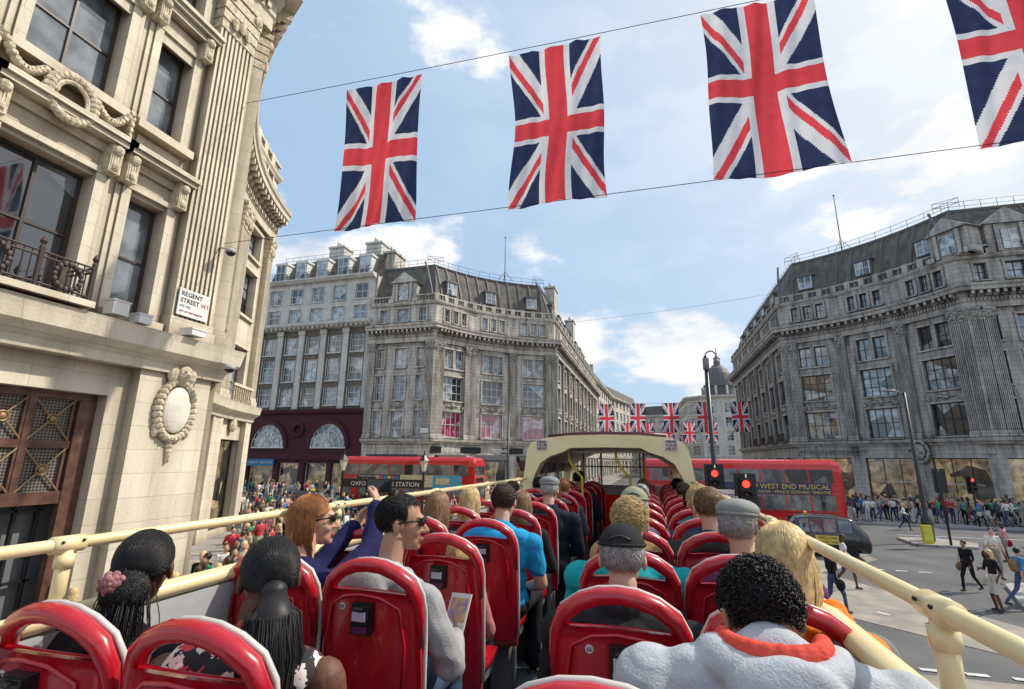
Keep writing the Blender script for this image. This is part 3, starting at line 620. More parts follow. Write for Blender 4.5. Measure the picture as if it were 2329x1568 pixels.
for poly in ([(-7.5,-40),(-7.5,22),(-8.3,26),(-10.5,28.8),(-13,29.8),(-160,30),(-160,-40)],[(-160,41.6),(-11,41.6),(-8.7,42.6),(-7.5,45),(-7.5,240),(-160,240)],[(11.6,240),(11.6,45),(12.6,42.6),(15,41.6),(160,41.6),(160,240)],[(160,-40),(160,24),(14.5,24),(11.9,22.6),(10.6,19.5),(10.6,-40)]): g.prism(poly,-.05,.12,0)
g.obj('pavement',[PV],kind='structure')
g=MB()
for pth in ([(-7.5,-40),(-7.5,22),(-8.3,26),(-10.5,28.8),(-13,29.8),(-160,30)],[(-160,41.6),(-11,41.6),(-8.7,42.6),(-7.5,45),(-7.5,240)],[(11.6,240),(11.6,45),(12.6,42.6),(15,41.6),(160,41.6)],[(160,24),(14.5,24),(11.9,22.6),(10.6,19.5),(10.6,-40)]):
    sweep(g,pth,[(-.12,-.02),(.16,-.02),(.16,.127),(-.12,.127)])
g.obj('kerb',[mat('granite_kerb',(.38,.37,.36),.8,sc=8)],kind='structure')
g=MB(); g.prism([(13,31.8),(15.6,31.6),(16.4,33.2),(15.2,34.6),(13.2,34.4)],-.02,.13); g.prism([(1.2,15.2),(3.4,15.2),(3.6,19.5),(2.6,24),(1.6,24),(1.1,19)],-.02,.13); g.obj('traffic_island_surface',[PV],kind='structure')
# ---------------------------------------------------------------- flags
def flag(x,y,zt,w,h,nx,nz,seed,label,grp,out=0):
    rn=random.Random(seed); p1,p2,p3=[rn.uniform(0,6) for _ in range(3)]; am=rn.uniform(.05,.09); b=MB(); V=[];F=[];mm=[]
    for j in range(nz+1):
        v=j/nz
        for i in range(nx+1):
            u=i/nx; pinch=1-.05*math.sin(math.pi*v)
            X=w*(.5+(u-.5)*pinch)+.06*math.sin(v*5+p1)*math.sin(math.pi*v)+out*v*v*(u-.3)
            Y=am*math.sin(u*7+p2+v*1.5)*(.35+v)+.16*math.sin(v*3.3+p3)*math.sin(math.pi*v)+.02*math.sin(u*23+v*4)+.012*math.sin(u*41+v*9+p2)+.25*v*(1-v)
            Z=-v*h-.05*math.sin(math.pi*(u*4%1))*(1-v)*.5+.03*math.sin(u*9+p1)*v*(1-v)*4
            V.append((X,Y,Z))
    H=2.4;Ln=4.5; D=math.hypot(H,Ln)
    for j in range(nz):
        for i in range(nx):
            hh=((i+.5)/nx-.5)*H; l=((j+.5)/nz-.5)*Ln
            d1=(hh*Ln-l*H)/D; d2=(hh*Ln+l*H)/D; s=1 if l>0 else -1
            c=2
            if abs(d1)<.24 or abs(d2)<.24: c=1
            if 0<d1*s<.15 or 0<d2*s<.15: c=0
            if abs(hh)<.41 or abs(l)<.41: c=1
            if abs(hh)<.25 or abs(l)<.25: c=0
            a=j*(nx+1)+i; F.append((a,a+1,a+nx+2,a+nx+1)); mm.append(c)
    b.v=V;b.f=F;b.m=mm
    o=b.obj('flag',[PINK,FWH,FBL],None,T(x,y,zt),True); tag(o,label,'flag',grp); return o
for i,x in enumerate((-8.05,-3.1,1.7,6.5)):
    flag(x,10.5,14.78-.02*i,2.42,4.5,96,180,i+1,'large union flag hung upright between two wires over the street','flags strung over the street',.25 if i==2 else 0)
for i in range(5): flag(-7.9+4.95*i,80,13.0,2.4,4.5,24,45,20+i,'union flag hung upright over the far street','flags strung over the far street')
for i in range(5): flag(-6+4.3*i,112,12.3,2.4,4.4,16,30,40+i,'union flag hung upright over the far street','flags strung over the far street')
for i in range(4): flag(-5+4.3*i,150,11.5,2.4,4.4,12,24,50+i,'union flag hung upright over the far street','flags strung over the far street')
def wire(a,b,sag=.25,r=.009,lab='thin steel flag wire stretched across the street'):
    m=MB(); m.tube([(a[0]+(b[0]-a[0])*f,a[1]+(b[1]-a[1])*f,a[2]+(b[2]-a[2])*f-sag*4*f*(1-f)) for f in np.linspace(0,1,17)],r,5)
    o=m.obj('flag_wire',[BLK]); tag(o,lab,'wire','flag wires')
wire((-12.3,10.5,15.15),(18,10.5,14.85),.2); wire((-12.3,10.5,10.35),(18,10.5,10.3),.04)
wire((-12,80,13.05),(16,80,13.05),.05,.02); wire((-12,112,12.35),(16,112,12.35),.05,.02); wire((-12.3,52,19),(18,52,21.5),.5,.012)
# ---------------------------------------------------------------- vehicles
def wheel(mb,x,y,r,w=.22,m=0,mr=1):
    sv=mb.M; mb.M=(sv if sv is not None else Matrix())@T(x,y,r)@RX(90)
    mb.lathe([(r*.6,-w/2),(r*.93,-w/2),(r,-w/2+.04),(r,w/2-.04),(r*.93,w/2),(r*.6,w/2)],n=20,m=m); mb.lathe([(r*.62,-w/2+.03),(r*.3,-w/2+.06),(r*.25,-w/2-.0),(r*.25,w/2),(r*.3,w/2-.06),(r*.62,w/2-.03)],n=16,m=mr); mb.M=sv
TY=mat('tyre_rubber',(.02,.02,.02),.9); RIM=mat('wheel_rim',(.3,.3,.31),.4,.5); VG=glassm('vehicle_glass',(.03,.035,.04),(.2,.22,.23),.6,.04,1.0)
PURP=mat('advert_navy',(.03,.035,.12),.4); YTX=mat('advert_yellow',(.8,.6,.1),.4); HL=mat('headlamp',(.8,.8,.75),.2)
def decker(M,label,ads,L=11.4):
    r=empty('double_decker_bus',label=label,cat='bus',M=M); b=MB()
    sec=[(-1.25,.32),(-1.27,.9),(-1.27,3.7),(-1.2,4.1),(-1.05,4.3),(-.8,4.38),(.8,4.38),(1.05,4.3),(1.2,4.1),(1.27,3.7),(1.27,.9),(1.25,.32)]
    st=[(0,.93,.4),(.06,.97,.15),(.25,1,0),(L-.5,1,0),(L-.15,.98,.08),(L,.93,.25)]; k=len(sec);V=[];F=[]
    for x,s,dz in st: V+=[(x,yy*s,zz if zz<1 else zz-dz*(zz/4.4)**3) for yy,zz in sec]
    for i in range(len(st)-1): F+=[(i*k+j,i*k+(j+1)%k,(i+1)*k+(j+1)%k,(i+1)*k+j) for j in range(k)]
    F+=[tuple(range(k))[::-1],tuple((len(st)-1)*k+j for j in range(k))]; b.add(V,F)
    for z in (2.5,2.86,1.22): b.box(.25,L-.4,-1.285,1.285,z,z+.03,1)
    b.obj('body',[BUSRED,BLK],r,None,False,True)
    for s in (-1,1):
        for row,(z0,z1) in enumerate(((2.98,3.78),(1.35,2.25))):
            n=8
            for i in range(n):
                x0=.35+i*(L-.8)/n; x1=x0+(L-.8)/n-.09
                if row==1 and i==0: x1=x0+.7
                g=MB(); g.box(x0,x1,s*1.262,s*1.283,z0,z1,0)
                g.obj('side_window',[VG],r,None,False,True)
        for xx in (2.4,L-2.7):
            w=MB(); wheel(w,xx,s*1.15,.48,.28); w.box(xx-.6,xx+.6,s*1.2,s*1.275,.32,1.05,0); w.obj('wheel',[TY,RIM],r,None,False,True)
    f=MB(); f.box(L-.02,L+.02,-1.05,1.05,1.3,2.4); f.obj('windscreen',[VG],r,None,False,True)
    f=MB(); f.box(L-.03,L+.01,-1.05,1.05,2.95,3.7); f.obj('upper_windscreen',[VG],r,None,False,True)
    f=MB(); f.box(L-.02,L+.03,-.8,.8,2.5,2.82); f.obj('destination_panel',[BLK],r,None,False,True)
    for a in (.75,-1.0): f=MB(); f.box(L-.0,L+.03,a,a+.25,.7,.95); f.obj('headlight',[HL],r,None,False,True)
    rf=MB(); rf.box(-.05,.05,-.95,.95,3.0,3.7); rf.obj('rear_window',[VG],r,None,False,True)
    ads(r,L); return r
def adsR(r,L):
    a=MB(); a.box(4.6,11.0,-1.297,-1.287,2.27,2.97); a.obj('advert_panel',[PURP],r,None,False,True)
    text('NEW WEST END MUSICAL',.42,T(8.45,-1.31,2.74),YTX,r,local=True); text('TICKETS NOW • PRINCE EDWARD THEATRE',.25,T(8.45,-1.31,2.42),YTX,r,local=True)
def adsL(r,L):
    a=MB(); a.box(1.6,5.4,-1.297,-1.287,2.1,2.98,0); a.box(5.4,8.2,-1.297,-1.287,2.1,2.98,1); a.box(8.2,10.6,-1.297,-1.287,1.9,2.98,2)
    for i in range(6): a.box(3.3+i*.34,3.58+i*.34,-1.305,-1.298,2.2,2.9,3+i%3)
    a.box(8.5,9.6,-1.305,-1.298,2.3,2.8,1)
    a.obj('advert_panel',[BLK,mat('ad_cream',(.75,.65,.35),.5),mat('ad_cyan',(.1,.45,.6),.5),YTX,mat('ad_pink',(.8,.1,.25),.5),mat('ad_blue',(.05,.3,.7),.5)],r,None,False,True)
    text('WHEN LIFE GETS',.24,T(1.7,-1.31,2.84),WHT,r,local=True,align='LEFT'); text('#BE',.55,T(1.7,-1.31,2.45),WHT,r,local=True,align='LEFT'); text('Metroline',.26,T(8.3,-1.31,1.1),WHT,r,local=True,align='LEFT')
decker(T(-.6,36.2,0),'red double decker bus with navy theatre advert crossing the junction',adsR,11.7)
decker(T(-24.6,37.3,0),'red double decker bus with colourful advert in traffic',adsL,11.6)
def cab(M,label,bodym,txt=True):
    r=empty('taxi_cab',label=label,cat='taxi',M=M); b=MB()
    st=[(0,.45,.75,.9,.8,.7),(.08,.32,.95,1.08,.86,.72),(.35,.3,1.05,1.45,.88,.62),(.65,.3,1.08,1.72,.88,.62),(1.2,.3,1.08,1.79,.88,.64),(2.3,.3,1.07,1.8,.88,.64),(2.75,.3,1.05,1.72,.88,.62),(3.2,.3,1.03,1.16,.87,.7),(3.5,.3,1.0,1.1,.86,.68),(4.2,.3,.9,1.0,.83,.6),(4.48,.34,.75,.85,.78,.55),(4.58,.4,.6,.66,.7,.5)]
    V=[];F=[]
    for x,zb,zl,zt,wl,wt in st: V+=[(x,-wl*.93,zb),(x,-wl,(zb+zl)/2),(x,-wl,zl),(x,-wt,zt-.05),(x,-wt*.85,zt),(x,wt*.85,zt),(x,wt,zt-.05),(x,wl,zl),(x,wl,(zb+zl)/2),(x,wl*.93,zb)]
    k=10
    for i in range(len(st)-1): F+=[(i*k+j,i*k+(j+1)%k,(i+1)*k+(j+1)%k,(i+1)*k+j) for j in range(k)]
    F+=[tuple(range(k))[::-1],tuple((len(st)-1)*k+j for j in range(k))]; b.add(V,F); b.obj('body',[bodym],r,None,True,True)
    def side(i,f0,j,f1,za,zb_,s):
        def P(i,f,h):
            a,c=st[i],st[i+1]; q=[a[n]+(c[n]-a[n])*f for n in range(6)]
            y=q[4]+(q[5]-q[4])*h+.012; return (q[0],s*y,q[2]+(q[3]-.05-q[2])*h)
        g=MB(); g.add([P(i,f0,za),P(j,f1,za),P(j,f1,zb_),P(i,f0,zb_)],[(0,1,2,3)]); g.obj('side_window',[VG],r,None,False,True)
    for s in (-1,1):
        side(3,.05,3,.95,.08,.88,s); side(4,.05,4,.52,.08,.9,s); side(4,.58,4,.99,.08,.9,s); side(5,.12,5,.92,.08,.88,s)
        for xx in (.85,3.65): g=MB(); wheel(g,xx,s*.8,.33,.2); g.obj('wheel',[TY,RIM],r,None,False,True)
        g=MB(); g.ell((4.5,s*.58,.68),(.06,.12,.1)); g.obj('headlight',[HL],r,None,True,True)
        g=MB(); g.ell((.03,s*.68,.8),(.05,.1,.12)); g.obj('tail_light',[BUSRED],r,None,True,True)
        g=MB(); g.ell((2.95,s*.98,1.12),(.07,.09,.07)); g.obj('wing_mirror',[BLK],r,None,True,True)
    g=MB(); g.add([(2.78,-.55,1.66),(2.78,.55,1.66),(3.2,.62,1.2),(3.2,-.62,1.2)],[(0,1,2,3)]); g.obj('windscreen',[VG],r,T(.02,0,.02),False,True)
    g=MB(); g.box(2.3,2.42,-.25,.25,1.81,1.93); g.obj('roof_light',[mat('taxi_amber',(.8,.45,.05),.4)],r,None,False,True)
    if txt:
        g=MB(); g.box(1.2,2.15,.886,.898,.62,.98); g.obj('door_advert',[YTX],r,None,False,True)
        text('FIXED FARE',.15,T(1.67,.905,.88)@RZ(180),BLK,r,local=True); text('BLACK CABS',.14,T(1.67,.905,.71)@RZ(180),BLK,r,local=True); text('THE TAXI APP',.12,T(2.9,.9,.6)@RZ(180),WHT,r,local=True)
    return r
CBK=mat('cab_black',(.012,.012,.014),.12,coat=.8); CGR=mat('cab_green',(.01,.16,.1),.15,coat=.8)
cab(T(9.3,27.3,0)@RZ(172),'black taxi cab with fixed fare advert crossing the junction',CBK)
cab(T(-27.2,33.0,0),'black taxi cab waiting in traffic behind the crowd',CBK,False); cab(T(-34.5,33.2,0),'green taxi cab waiting in traffic behind the crowd',CGR,False)
# ---------------------------------------------------------------- street furniture
RL=mat('red_signal_lens',(1,.05,.03),.3,emit=2.5); DL=mat('dark_lens',(.02,.02,.02),.2)
def tlight(x,y,z=0.0,h=3.4,a=0,label='black traffic light showing red on a pole'):
    r=empty('traffic_light',label=label,cat='traffic light',group='traffic lights at the junction',M=T(x,y,z)@RZ(a))
    p=MB(); p.tube([(0,0,0),(0,0,h+.1)],.06,8); p.obj('pole',[BLK],r,None,True,True)
    b=MB(); b.box(-.16,.16,-.14,.1,h-1.0,h); b.box(-.3,.3,.02,.05,h-1.12,h+.12); b.obj('signal_head',[BLK],r,None,False,True)
    for i,zz in enumerate((h-.18,h-.5,h-.82)):
        l=MB(); l.ell((0,-.14,zz),(.105,.03,.105)); l.obj('signal_lens',[RL if i==0 else DL],r,None,True,True)
        v=MB(); v.tube([(.13*math.cos(q),-.22,zz+.13*math.sin(q)) for q in np.linspace(-.3,3.44,9)],.05,4,fl=(1.6,.15)); v.obj('lens_hood',[BLK],r,None,False,True)
    return r
tlight(2.62,16.3,.13,3.65); tlight(1.95,17.8,.13,3.9); tlight(14.6,31.9,.13,3.7,180); tlight(21.0,41.9,.12,3.2); tlight(15.6,22.5,.12,3.3); tlight(16.2,22.0,.12,3.3,90)
s=MB(); s.box(-.3,.3,-.03,0,-.22,.22); so=s.obj('supplementary_plate',[WHT],None,T(2.12,16.4,3.2)); tag(so,'white plate reading Except buses fixed by the traffic light','sign')
text('Except',.17,T(0,-.035,.08),BLK,so,local=True); text('buses',.17,T(0,-.035,-.09),BLK,so,local=True)
p=MB(); p.tube([(0,.05,-3.05),(0,.05,.3)],.04); p.obj('sign_post',[BLK],so,None,False,True)
def lamp(x,y,h,label,z=0,arm=-.9,cctv=False):
    r=empty('street_lamp',label=label,cat='street lamp',M=T(x,y,z)); p=MB()
    p.lathe([(.26,0),(.26,1.1),(.15,1.3),(.12,1.4),(.08,h)],n=12); p.obj('lamp_post',[mat('lamp_grey',(.03,.032,.035),.4)],r,None,True,True)
    l=MB()
    if cctv: l.tube([(.0,0,h)]+[(.22-.22*math.cos(a),0,h+.22*math.sin(a)) for a in np.linspace(0,3.14,9)]+[(.44,0,h-.2)],.035,6); l.ell((.44,0,h-.3),(.14,.14,.16)); l.box(-.12,.12,-.1,.1,h-.6,h-.1)
    else: l.tube([(0,0,h-.1),(arm*.5,0,h+.12),(arm,0,h+.1)],.04); l.ell((arm*.8,0,h+.1),(.38,.14,.08))
    l.obj('lamp_head',[mat('lamp_head_grey',(.2,.2,.21),.4)],r,None,True,True); return r
lamp(2.5,22.5,8.6,'tall black camera pole with curled top on the island',.13,cctv=True); lamp(14.3,33.3,8.1,'grey street lamp with flat head on a traffic island',.13); lamp(-13.5,47,8.5,'slim black street lamp on the far pavement',.12)
b=MB(); b.box(-.22,.22,-.12,.12,0,.9); b.box(-.2,.2,-.13,-.121,.15,.85,1); o=b.obj('bollard',[mat('bollard_yellow',(.75,.6,.02),.4),mat('bollard_face',(.8,.72,.1),.4)],None,T(13.8,32.3,.13)); tag(o,'yellow and white illuminated traffic bollard','bollard')
r=empty('station_entrance',(-12.7,22,.12),'black station entrance sign on posts with lanterns above the stairs','station entrance')
b=MB(); b.box(-14.9,-10.5,21.94,22.06,2.86,3.2); b.box(-14.95,-10.45,21.9,22.1,3.2,3.26); b.obj('sign_board',[BLK],r)
text('OXFORD CIRCUS STATION',.3,T(-12.5,21.92,3.03),WHT,r)
for x in (-14.9,-10.5):
    b=MB(); b.tube([(x,22,.12),(x,22,3.6)],.06,8); b.tube([(x,22,1.0),(x,26,1.0)],.03); b.tube([(x,26,.12),(x,26,1.0)],.04)
    for k in range(12): b.tube([(x,22+k*.33,.12),(x,22+k*.33,1.0)],.012,4)
    b.obj('post',[BLK],r); l=MB(); l.lathe([(.1,0),(.2,.45),(.2,.5)],(x,22,3.65),6); l.obj('lantern',[mat('lantern_glass',(.7,.66,.5),.3)],r); l=MB(); l.lathe([(.26,0),(.06,.25),(.02,.45)],(x,22,4.15),6); l.obj('lantern_cap',[BLK],r)
# ---------------------------------------------------------------- tour bus
DK=2.7; BX0,BX1=-1.86,.57
bus=empty('open_top_tour_bus',(-.64,5,0),'open top red and cream sightseeing bus with red seats','bus')
FL=mat('speckled_floor',(.07,.10,.12),.6,c2=(.26,.31,.33),sc=160,lo=.56,hi=.66)
b=MB(); b.box(BX0+.04,BX1-.04,-2,11,DK-.08,DK); b.obj('deck_floor',[FL],bus)
b=MB()
for X,s in ((BX0,1),(BX1,-1)):
    b.box(min(X,X+s*.02),max(X,X+s*.02),-2,11.2,.35,3.72,0); b.box(min(X+s*.021,X+s*.07),max(X+s*.021,X+s*.07),-2,11,DK,3.72,1)
b.box(BX0+.02,BX1-.02,11.18,11.2,.35,3.7,0); b.box(BX0+.02,BX1-.02,-2.02,-2,.35,3.7,0); b.box(BX0+.03,BX1-.03,-1.9,11,.4,.5,0)
b.obj('body',[BUSRED,GREY],bus)
for X in (BX0+.035,BX1-.035):
    b=MB(); b.tube([(X,-2,3.755),(X,7.3,3.755)],.040,8,fl=(1.1,.8)); b.obj('side_sill',[CREAM],bus,None,True)
for X,s in ((BX0+.05,1),(BX1-.05,-1)):
    rl=MB(); rl.tube([(X,-2,3.975),(X,7.3,3.975)],.019,14); rl.obj('hand_rail',[CREAM],bus,None,True)
    for yy in (-.1,1.22,2.65,4.05,5.45,6.8):
        p=MB(); p.tube([(X,yy,3.76),(X,yy,3.97)],.020,12); p.tube([(X,yy-.045,3.975),(X,yy+.045,3.975)],.0265,14); p.tube([(X,yy,3.905),(X,yy,3.945)],.026,14); p.lathe([(.045,0),(.04,.03)],(X,yy,3.775),12)
        for a in (-.03,.03): p.ell((X+s*.027,yy+a,3.985),.005,6,4,m=1)
        p.obj('rail_post',[CREAM,BLK],bus,None,True)
for yy in (.5,8.5):
    for X in (BX0+.2,BX1-.2): w=MB(); w.M=T(X,yy,0)@RZ(90); wheel(w,0,0,.48,.28); w.obj('wheel',[TY,RIM],bus)
xm=(BX0+BX1)/2; hw=(BX1-BX0)/2
out=[(-hw,3.72),(-hw+.02,4.0),(-hw+.07,4.38),(-hw+.14,4.5),(-hw+.35,4.565),(-.5,4.6),(0,4.61)]; out=out+[(-x,z) for x,z in out[-2::-1]]
inn=[(-hw+.15,3.72),(-hw+.17,4.0),(-hw+.27,4.2),(-hw+.42,4.30),(-hw+.6,4.36),(-.5,4.42),(0,4.43)]; inn=inn+[(-x,z) for x,z in inn[-2::-1]]
k=len(out)
for y0_,y1_ in ((7.25,7.55),(10.7,10.95)):
    b=MB()
    for i in range(k-1):
        V=[(xm+p[0],yy,p[1]) for p in (out[i],out[i+1],inn[i+1],inn[i]) for yy in (y0_,y1_)]
        b.add(V,[(0,2,4,6),(1,7,5,3),(0,1,3,2),(4,5,7,6)],0)
    b.obj('canopy_frame',[CREAM],bus)
b=MB()
for i in range(1,k-2):
    b.add([(xm+out[i][0],7.5,out[i][1]+.012),(xm+out[i+1][0],7.5,out[i+1][1]+.012),(xm+out[i+1][0],10.9,out[i+1][1]+.012),(xm+out[i][0],10.9,out[i][1]+.012)],[(0,1,2,3)],0)
    if i>1 and i<k-3: b.add([(xm+inn[i][0],7.5,inn[i][1]),(xm+inn[i+1][0],7.5,inn[i+1][1]),(xm+inn[i+1][0],10.8,inn[i+1][1]-.03),(xm+inn[i][0],10.8,inn[i][1]-.03)],[(0,1,2,3)],1)
b.tube([(xm+x,7.5,z+.03) for x,z in out[4:-4]],.03,6,0)
b.obj('canopy_roof',[mat('maroon_roof',(.09,.02,.03),.4),mat('grey_ceiling',(.30,.325,.31),.5,c2=(.23,.25,.24),bump=.1,bsc=5)],bus,None,True)
for X in (BX0+.06,BX1-.06):
    for yy in (8.6,9.7): b=MB(); b.box(X-.03,X+.03,yy-.05,yy+.05,3.7,4.36); b.obj('canopy_pillar',[GREY],bus)
b=MB(); b.box(BX0+.05,BX1-.05,10.75,10.85,3.55,3.75)
for x in (xm-.4,xm+.4): b.box(x-.02,x+.02,10.8,10.86,3.75,4.4)
b.box(BX0+.1,BX1-.1,10.8,10.85,4.1,4.13); b.obj('windscreen_frame',[GREY],bus)
b=MB(); b.quad((BX0+.1,10.88,3.7),(BX1-.1,10.88,3.7),(BX1-.2,10.88,4.42),(BX0+.2,10.88,4.42)); b.obj('front_window',[see_through('clear_glass',(.4,.45,.45),.85)],bus)
for x,dy in ((xm-.38,.1),(xm+.32,.2),(xm-.55,1.6),(xm+.5,1.8)):
    b=MB(); b.tube([(x-.2,7.5+dy,4.40),(x-.19,7.5+dy,4.25),(x-.1,7.5+dy,4.1),(x,7.5+dy,4.0),(x,7.5+dy,2.7)] if dy<.5 else [(x,7.5+dy,4.40),(x,7.5+dy,2.7)],.02,8); b.obj('grab_pole',[YEL],bus,None,True)
for x in (xm-hw+.30,xm+hw-.30):
    b=MB(); b.box(x-.09,x+.09,7.235,7.247,4.375,4.535); b.obj('warning_plate',[WHT],bus)
    for i,s in enumerate(('MIND','YOUR','HEAD')): text(s,.058,T(x,7.228,4.505-.049*i),mat('sign_dark_red',(.12,.01,.02),.5),bus)
b=MB(); b.box(xm-.9,xm+.9,8.0,8.05,4.36,4.385); b.obj('ceiling_light',[WHT],bus)
def seat_meshes():
    out={}
    b=MB(); nu,nv=15,14; V=[];F=[]
    Z0,Z1=.36,1.032
    def W(z): t=(z-Z0)/(Z1-Z0); return .212+.012*math.sin(math.pi*min(1,t*.9))-.045*max(0,t-.6)**1.1
    def yb(u,z): return -.055*(1-u*u)-.11*(z-1.0)+.03*max(0,.5-z)
    for s in (0,1):
        for j in range(nv+1):
            z=Z0+(Z1-Z0)*j/nv
            for i in range(nu+1):
                u=-1+2*i/nu; V.append((u*W(z),yb(u,z)+(.035 if s else 0)+(.012*abs(u)**6 if not s else 0),z+(.022*(1-u*u)-.012)*(j/nv)**3))
    n=(nu+1)*(nv+1)
    for j in range(nv):
        for i in range(nu):
            a=j*(nu+1)+i; F.append((a,a+1,a+nu+2,a+nu+1)); F.append((n+a,n+a+nu+1,n+a+nu+2,n+a+1))
    for j in range(nv):
        for i in (0,nu): a=j*(nu+1)+i; F.append((a,a+nu+1,n+a+nu+1,n+a))
    for i in range(nu):
        for j in (0,nv): a=j*(nu+1)+i; F.append((a,n+a,n+a+1,a+1))
    b.add(V,F); b.tube([(-.168,-.012,.66),(-.175,-.014,.84),(-.15,-.026,.975),(-.08,-.05,1.015),(0,-.058,1.025),(.08,-.05,1.015),(.15,-.026,.975),(.175,-.014,.84),(.168,-.012,.66)],.007,5)
    out['seat']=b
    h=[(-.212,.04,.83),(-.212,.03,.93),(-.203,.02,1.0),(-.175,.005,1.06),(-.12,-.01,1.10),(-.06,-.018,1.122),(0,-.02,1.128)]; h=h+[(-x,y,z) for x,y,z in h[-2::-1]]
    b=MB(); b.tube(h,[.014,.02,.026,.029,.029,.029,.029,.029,.029,.029,.026,.02,.014],12,fl=(1,.95)); out['grab_handle']=b
    e=[(-.222,.085,.42),(-.226,.075,.6),(-.228,.065,.78)]+[(x*1.06,y+.028,z+.018) for x,y,z in h]+[(.228,.065,.78),(.226,.075,.6),(.222,.085,.42)]
    b=MB(); b.tube(e,.009,6); out['edge_trim']=b
    b=MB(); b.box(-.19,.19,.06,.45,.41,.47); b.ell((0,.25,.47),(.195,.22,.035),16,6); b.ell((0,.44,.43),(.19,.04,.05),14,6); out['cushion']=b
    b=MB(); b.box(-.15,.15,.12,.32,.0,.41); b.box(-.18,.18,.08,.40,.36,.405); out['pedestal']=b
    b=MB(); b.box(-.042,.042,-.03,0,-.055,.055); b.box(-.035,.035,-.041,-.03,-.018,.048); b.box(-.028,.028,-.046,-.041,-.004,.028,1); b.box(-.032,.032,-.035,-.031,-.05,-.024,2); b.tube([(-.02,-.05,.04),(.02,-.05,.04)],.007,6); out['audio_socket']=b
    return out
SM=seat_meshes(); DG=mat('seat_grey',(.12,.12,.13),.6)
SMM={'seat':SM['seat'].mesh('seat',[RED],True),'grab_handle':SM['grab_handle'].mesh('grab_handle',[RED],True),'edge_trim':SM['edge_trim'].mesh('edge_trim',[TRIM],True),'cushion':SM['cushion'].mesh('cushion',[RED],True),'pedestal':SM['pedestal'].mesh('pedestal',[DG]),
 'audio_socket':SM['audio_socket'].mesh('audio_socket',[BLK,mat('label_lilac',(.6,.55,.65),.5),mat('label_purple',(.12,.02,.08),.5)])}
rowsL=[1.10]+[1.2+.72*i for i in range(1,13)]; rowsR=[1.03+.72*i for i in range(13)]; XL=(-1.62,-1.13); XR=(-.13,.34)
for rows,xs in ((rowsL,XL),(rowsR,XR)):
    for i,yy in enumerate(rows):
        for x in xs:
            so=mkobj('seat',SMM['seat'],bus,T(x,yy,DK))
            for k in ('grab_handle','edge_trim','cushion','pedestal'): mkobj(k,SMM[k],so,None,True)
            if yy<6: mkobj('audio_socket',SMM['audio_socket'],so,T(.015,-.050,.945),True)
for x,yy,s in ((-.13,1.75,'65'),(-1.62,1.1,'56'),(-1.13,1.92,'55')):
    b=MB(); b.lathe([(.013,0),(.013,.002)],n=14); b.obj('seat_number_sticker',[WHT],bus,T(x-.09,yy-.043,DK+.975)@RX(96)); text(s,.018,T(x-.09,yy-.0495,DK+.975),BLK,bus,ext=.001)
# ---------------------------------------------------------------- people
class Prims:
    def __init__(s): s.p=[]; s.X=None
    def c(s,p0,p1,r0,r1,l=0):
        p0,p1=Vector(p0),Vector(p1)
        if s.X is not None: p0=s.X@p0;p1=s.X@p1
        s.p.append(('c',np.array(p0),np.array(p1),r0,r1,l))
    def e(s,c,r,l=0,R=None):
        if np.isscalar(r): r=(r,r,r)
        c=Vector(c); R=Matrix.Identity(3) if R is None else R
        if s.X is not None: c=s.X@c; R=s.X.to_3x3()@R
        s.p.append(('e',np.array(c),np.array(R),np.array(r,float),None,l))
    def mesh(s,name,vox,mats,grow=0,sm=3,disp=0,dsc=10):
        b=MB(); ps=s.p
        for q in ps:
            if q[0]=='c': b.cap(q[1],q[2],q[3]+grow,q[4]+grow)
            else: b.ell(q[1],q[3]+grow,16,12,R=q[2])
        me=b.mesh('x',[]); ob=bpy.data.objects.new('x',me); m=ob.modifiers.new('r','REMESH'); m.mode='VOXEL'; m.voxel_size=vox
        m=ob.modifiers.new('s','SMOOTH'); m.iterations=sm; m.factor=.5
        o=evalmesh(ob); o.name=name; n=len(o.polygons)
        if disp:
            nv=len(o.vertices); V=np.empty(nv*3); o.vertices.foreach_get('co',V); N=np.empty(nv*3); o.vertex_normals.foreach_get('vector',N); V=V.reshape(-1,3);N=N.reshape(-1,3)
            D=np.empty(nv); nz=noise.noise
            for i,(x,y,z) in enumerate((V*dsc).tolist()):
                D[i]=.6*nz((x,y,z))+1.3*(.35-abs(nz((x*.45+9,y*.45,z*1.5+x*.5))))+.15*nz((x*2.3,y*2.3+5,z*2.3))
            V=V+N*D[:,None]*disp; o.vertices.foreach_set('co',V.ravel())
        o.materials.clear()
        for m in mats: o.materials.append(m)
        if len(mats)>1:
            C=np.empty(n*3); o.polygons.foreach_get('center',C); C=C.reshape(-1,3)
            best=np.full(n,1e9); lab=np.zeros(n,int)
            for q in ps:
                if q[0]=='c':
                    d=q[2]-q[1]; t=np.clip(((C-q[1])@d)/(d@d+1e-12),0,1); ds=np.linalg.norm(C-(q[1]+t[:,None]*d),axis=1)-(q[3]+(q[4]-q[3])*t)
                else:
                    k=(C-q[1])@q[2]/q[3]; ds=(np.linalg.norm(k,axis=1)-1)*q[3].min()
                u=ds<best; best[u]=ds[u]; lab[u]=q[5]
            o.polygons.foreach_set('material_index',lab.tolist())
        o.polygons.foreach_set('use_smooth',[True]*n); o.update()
        return o
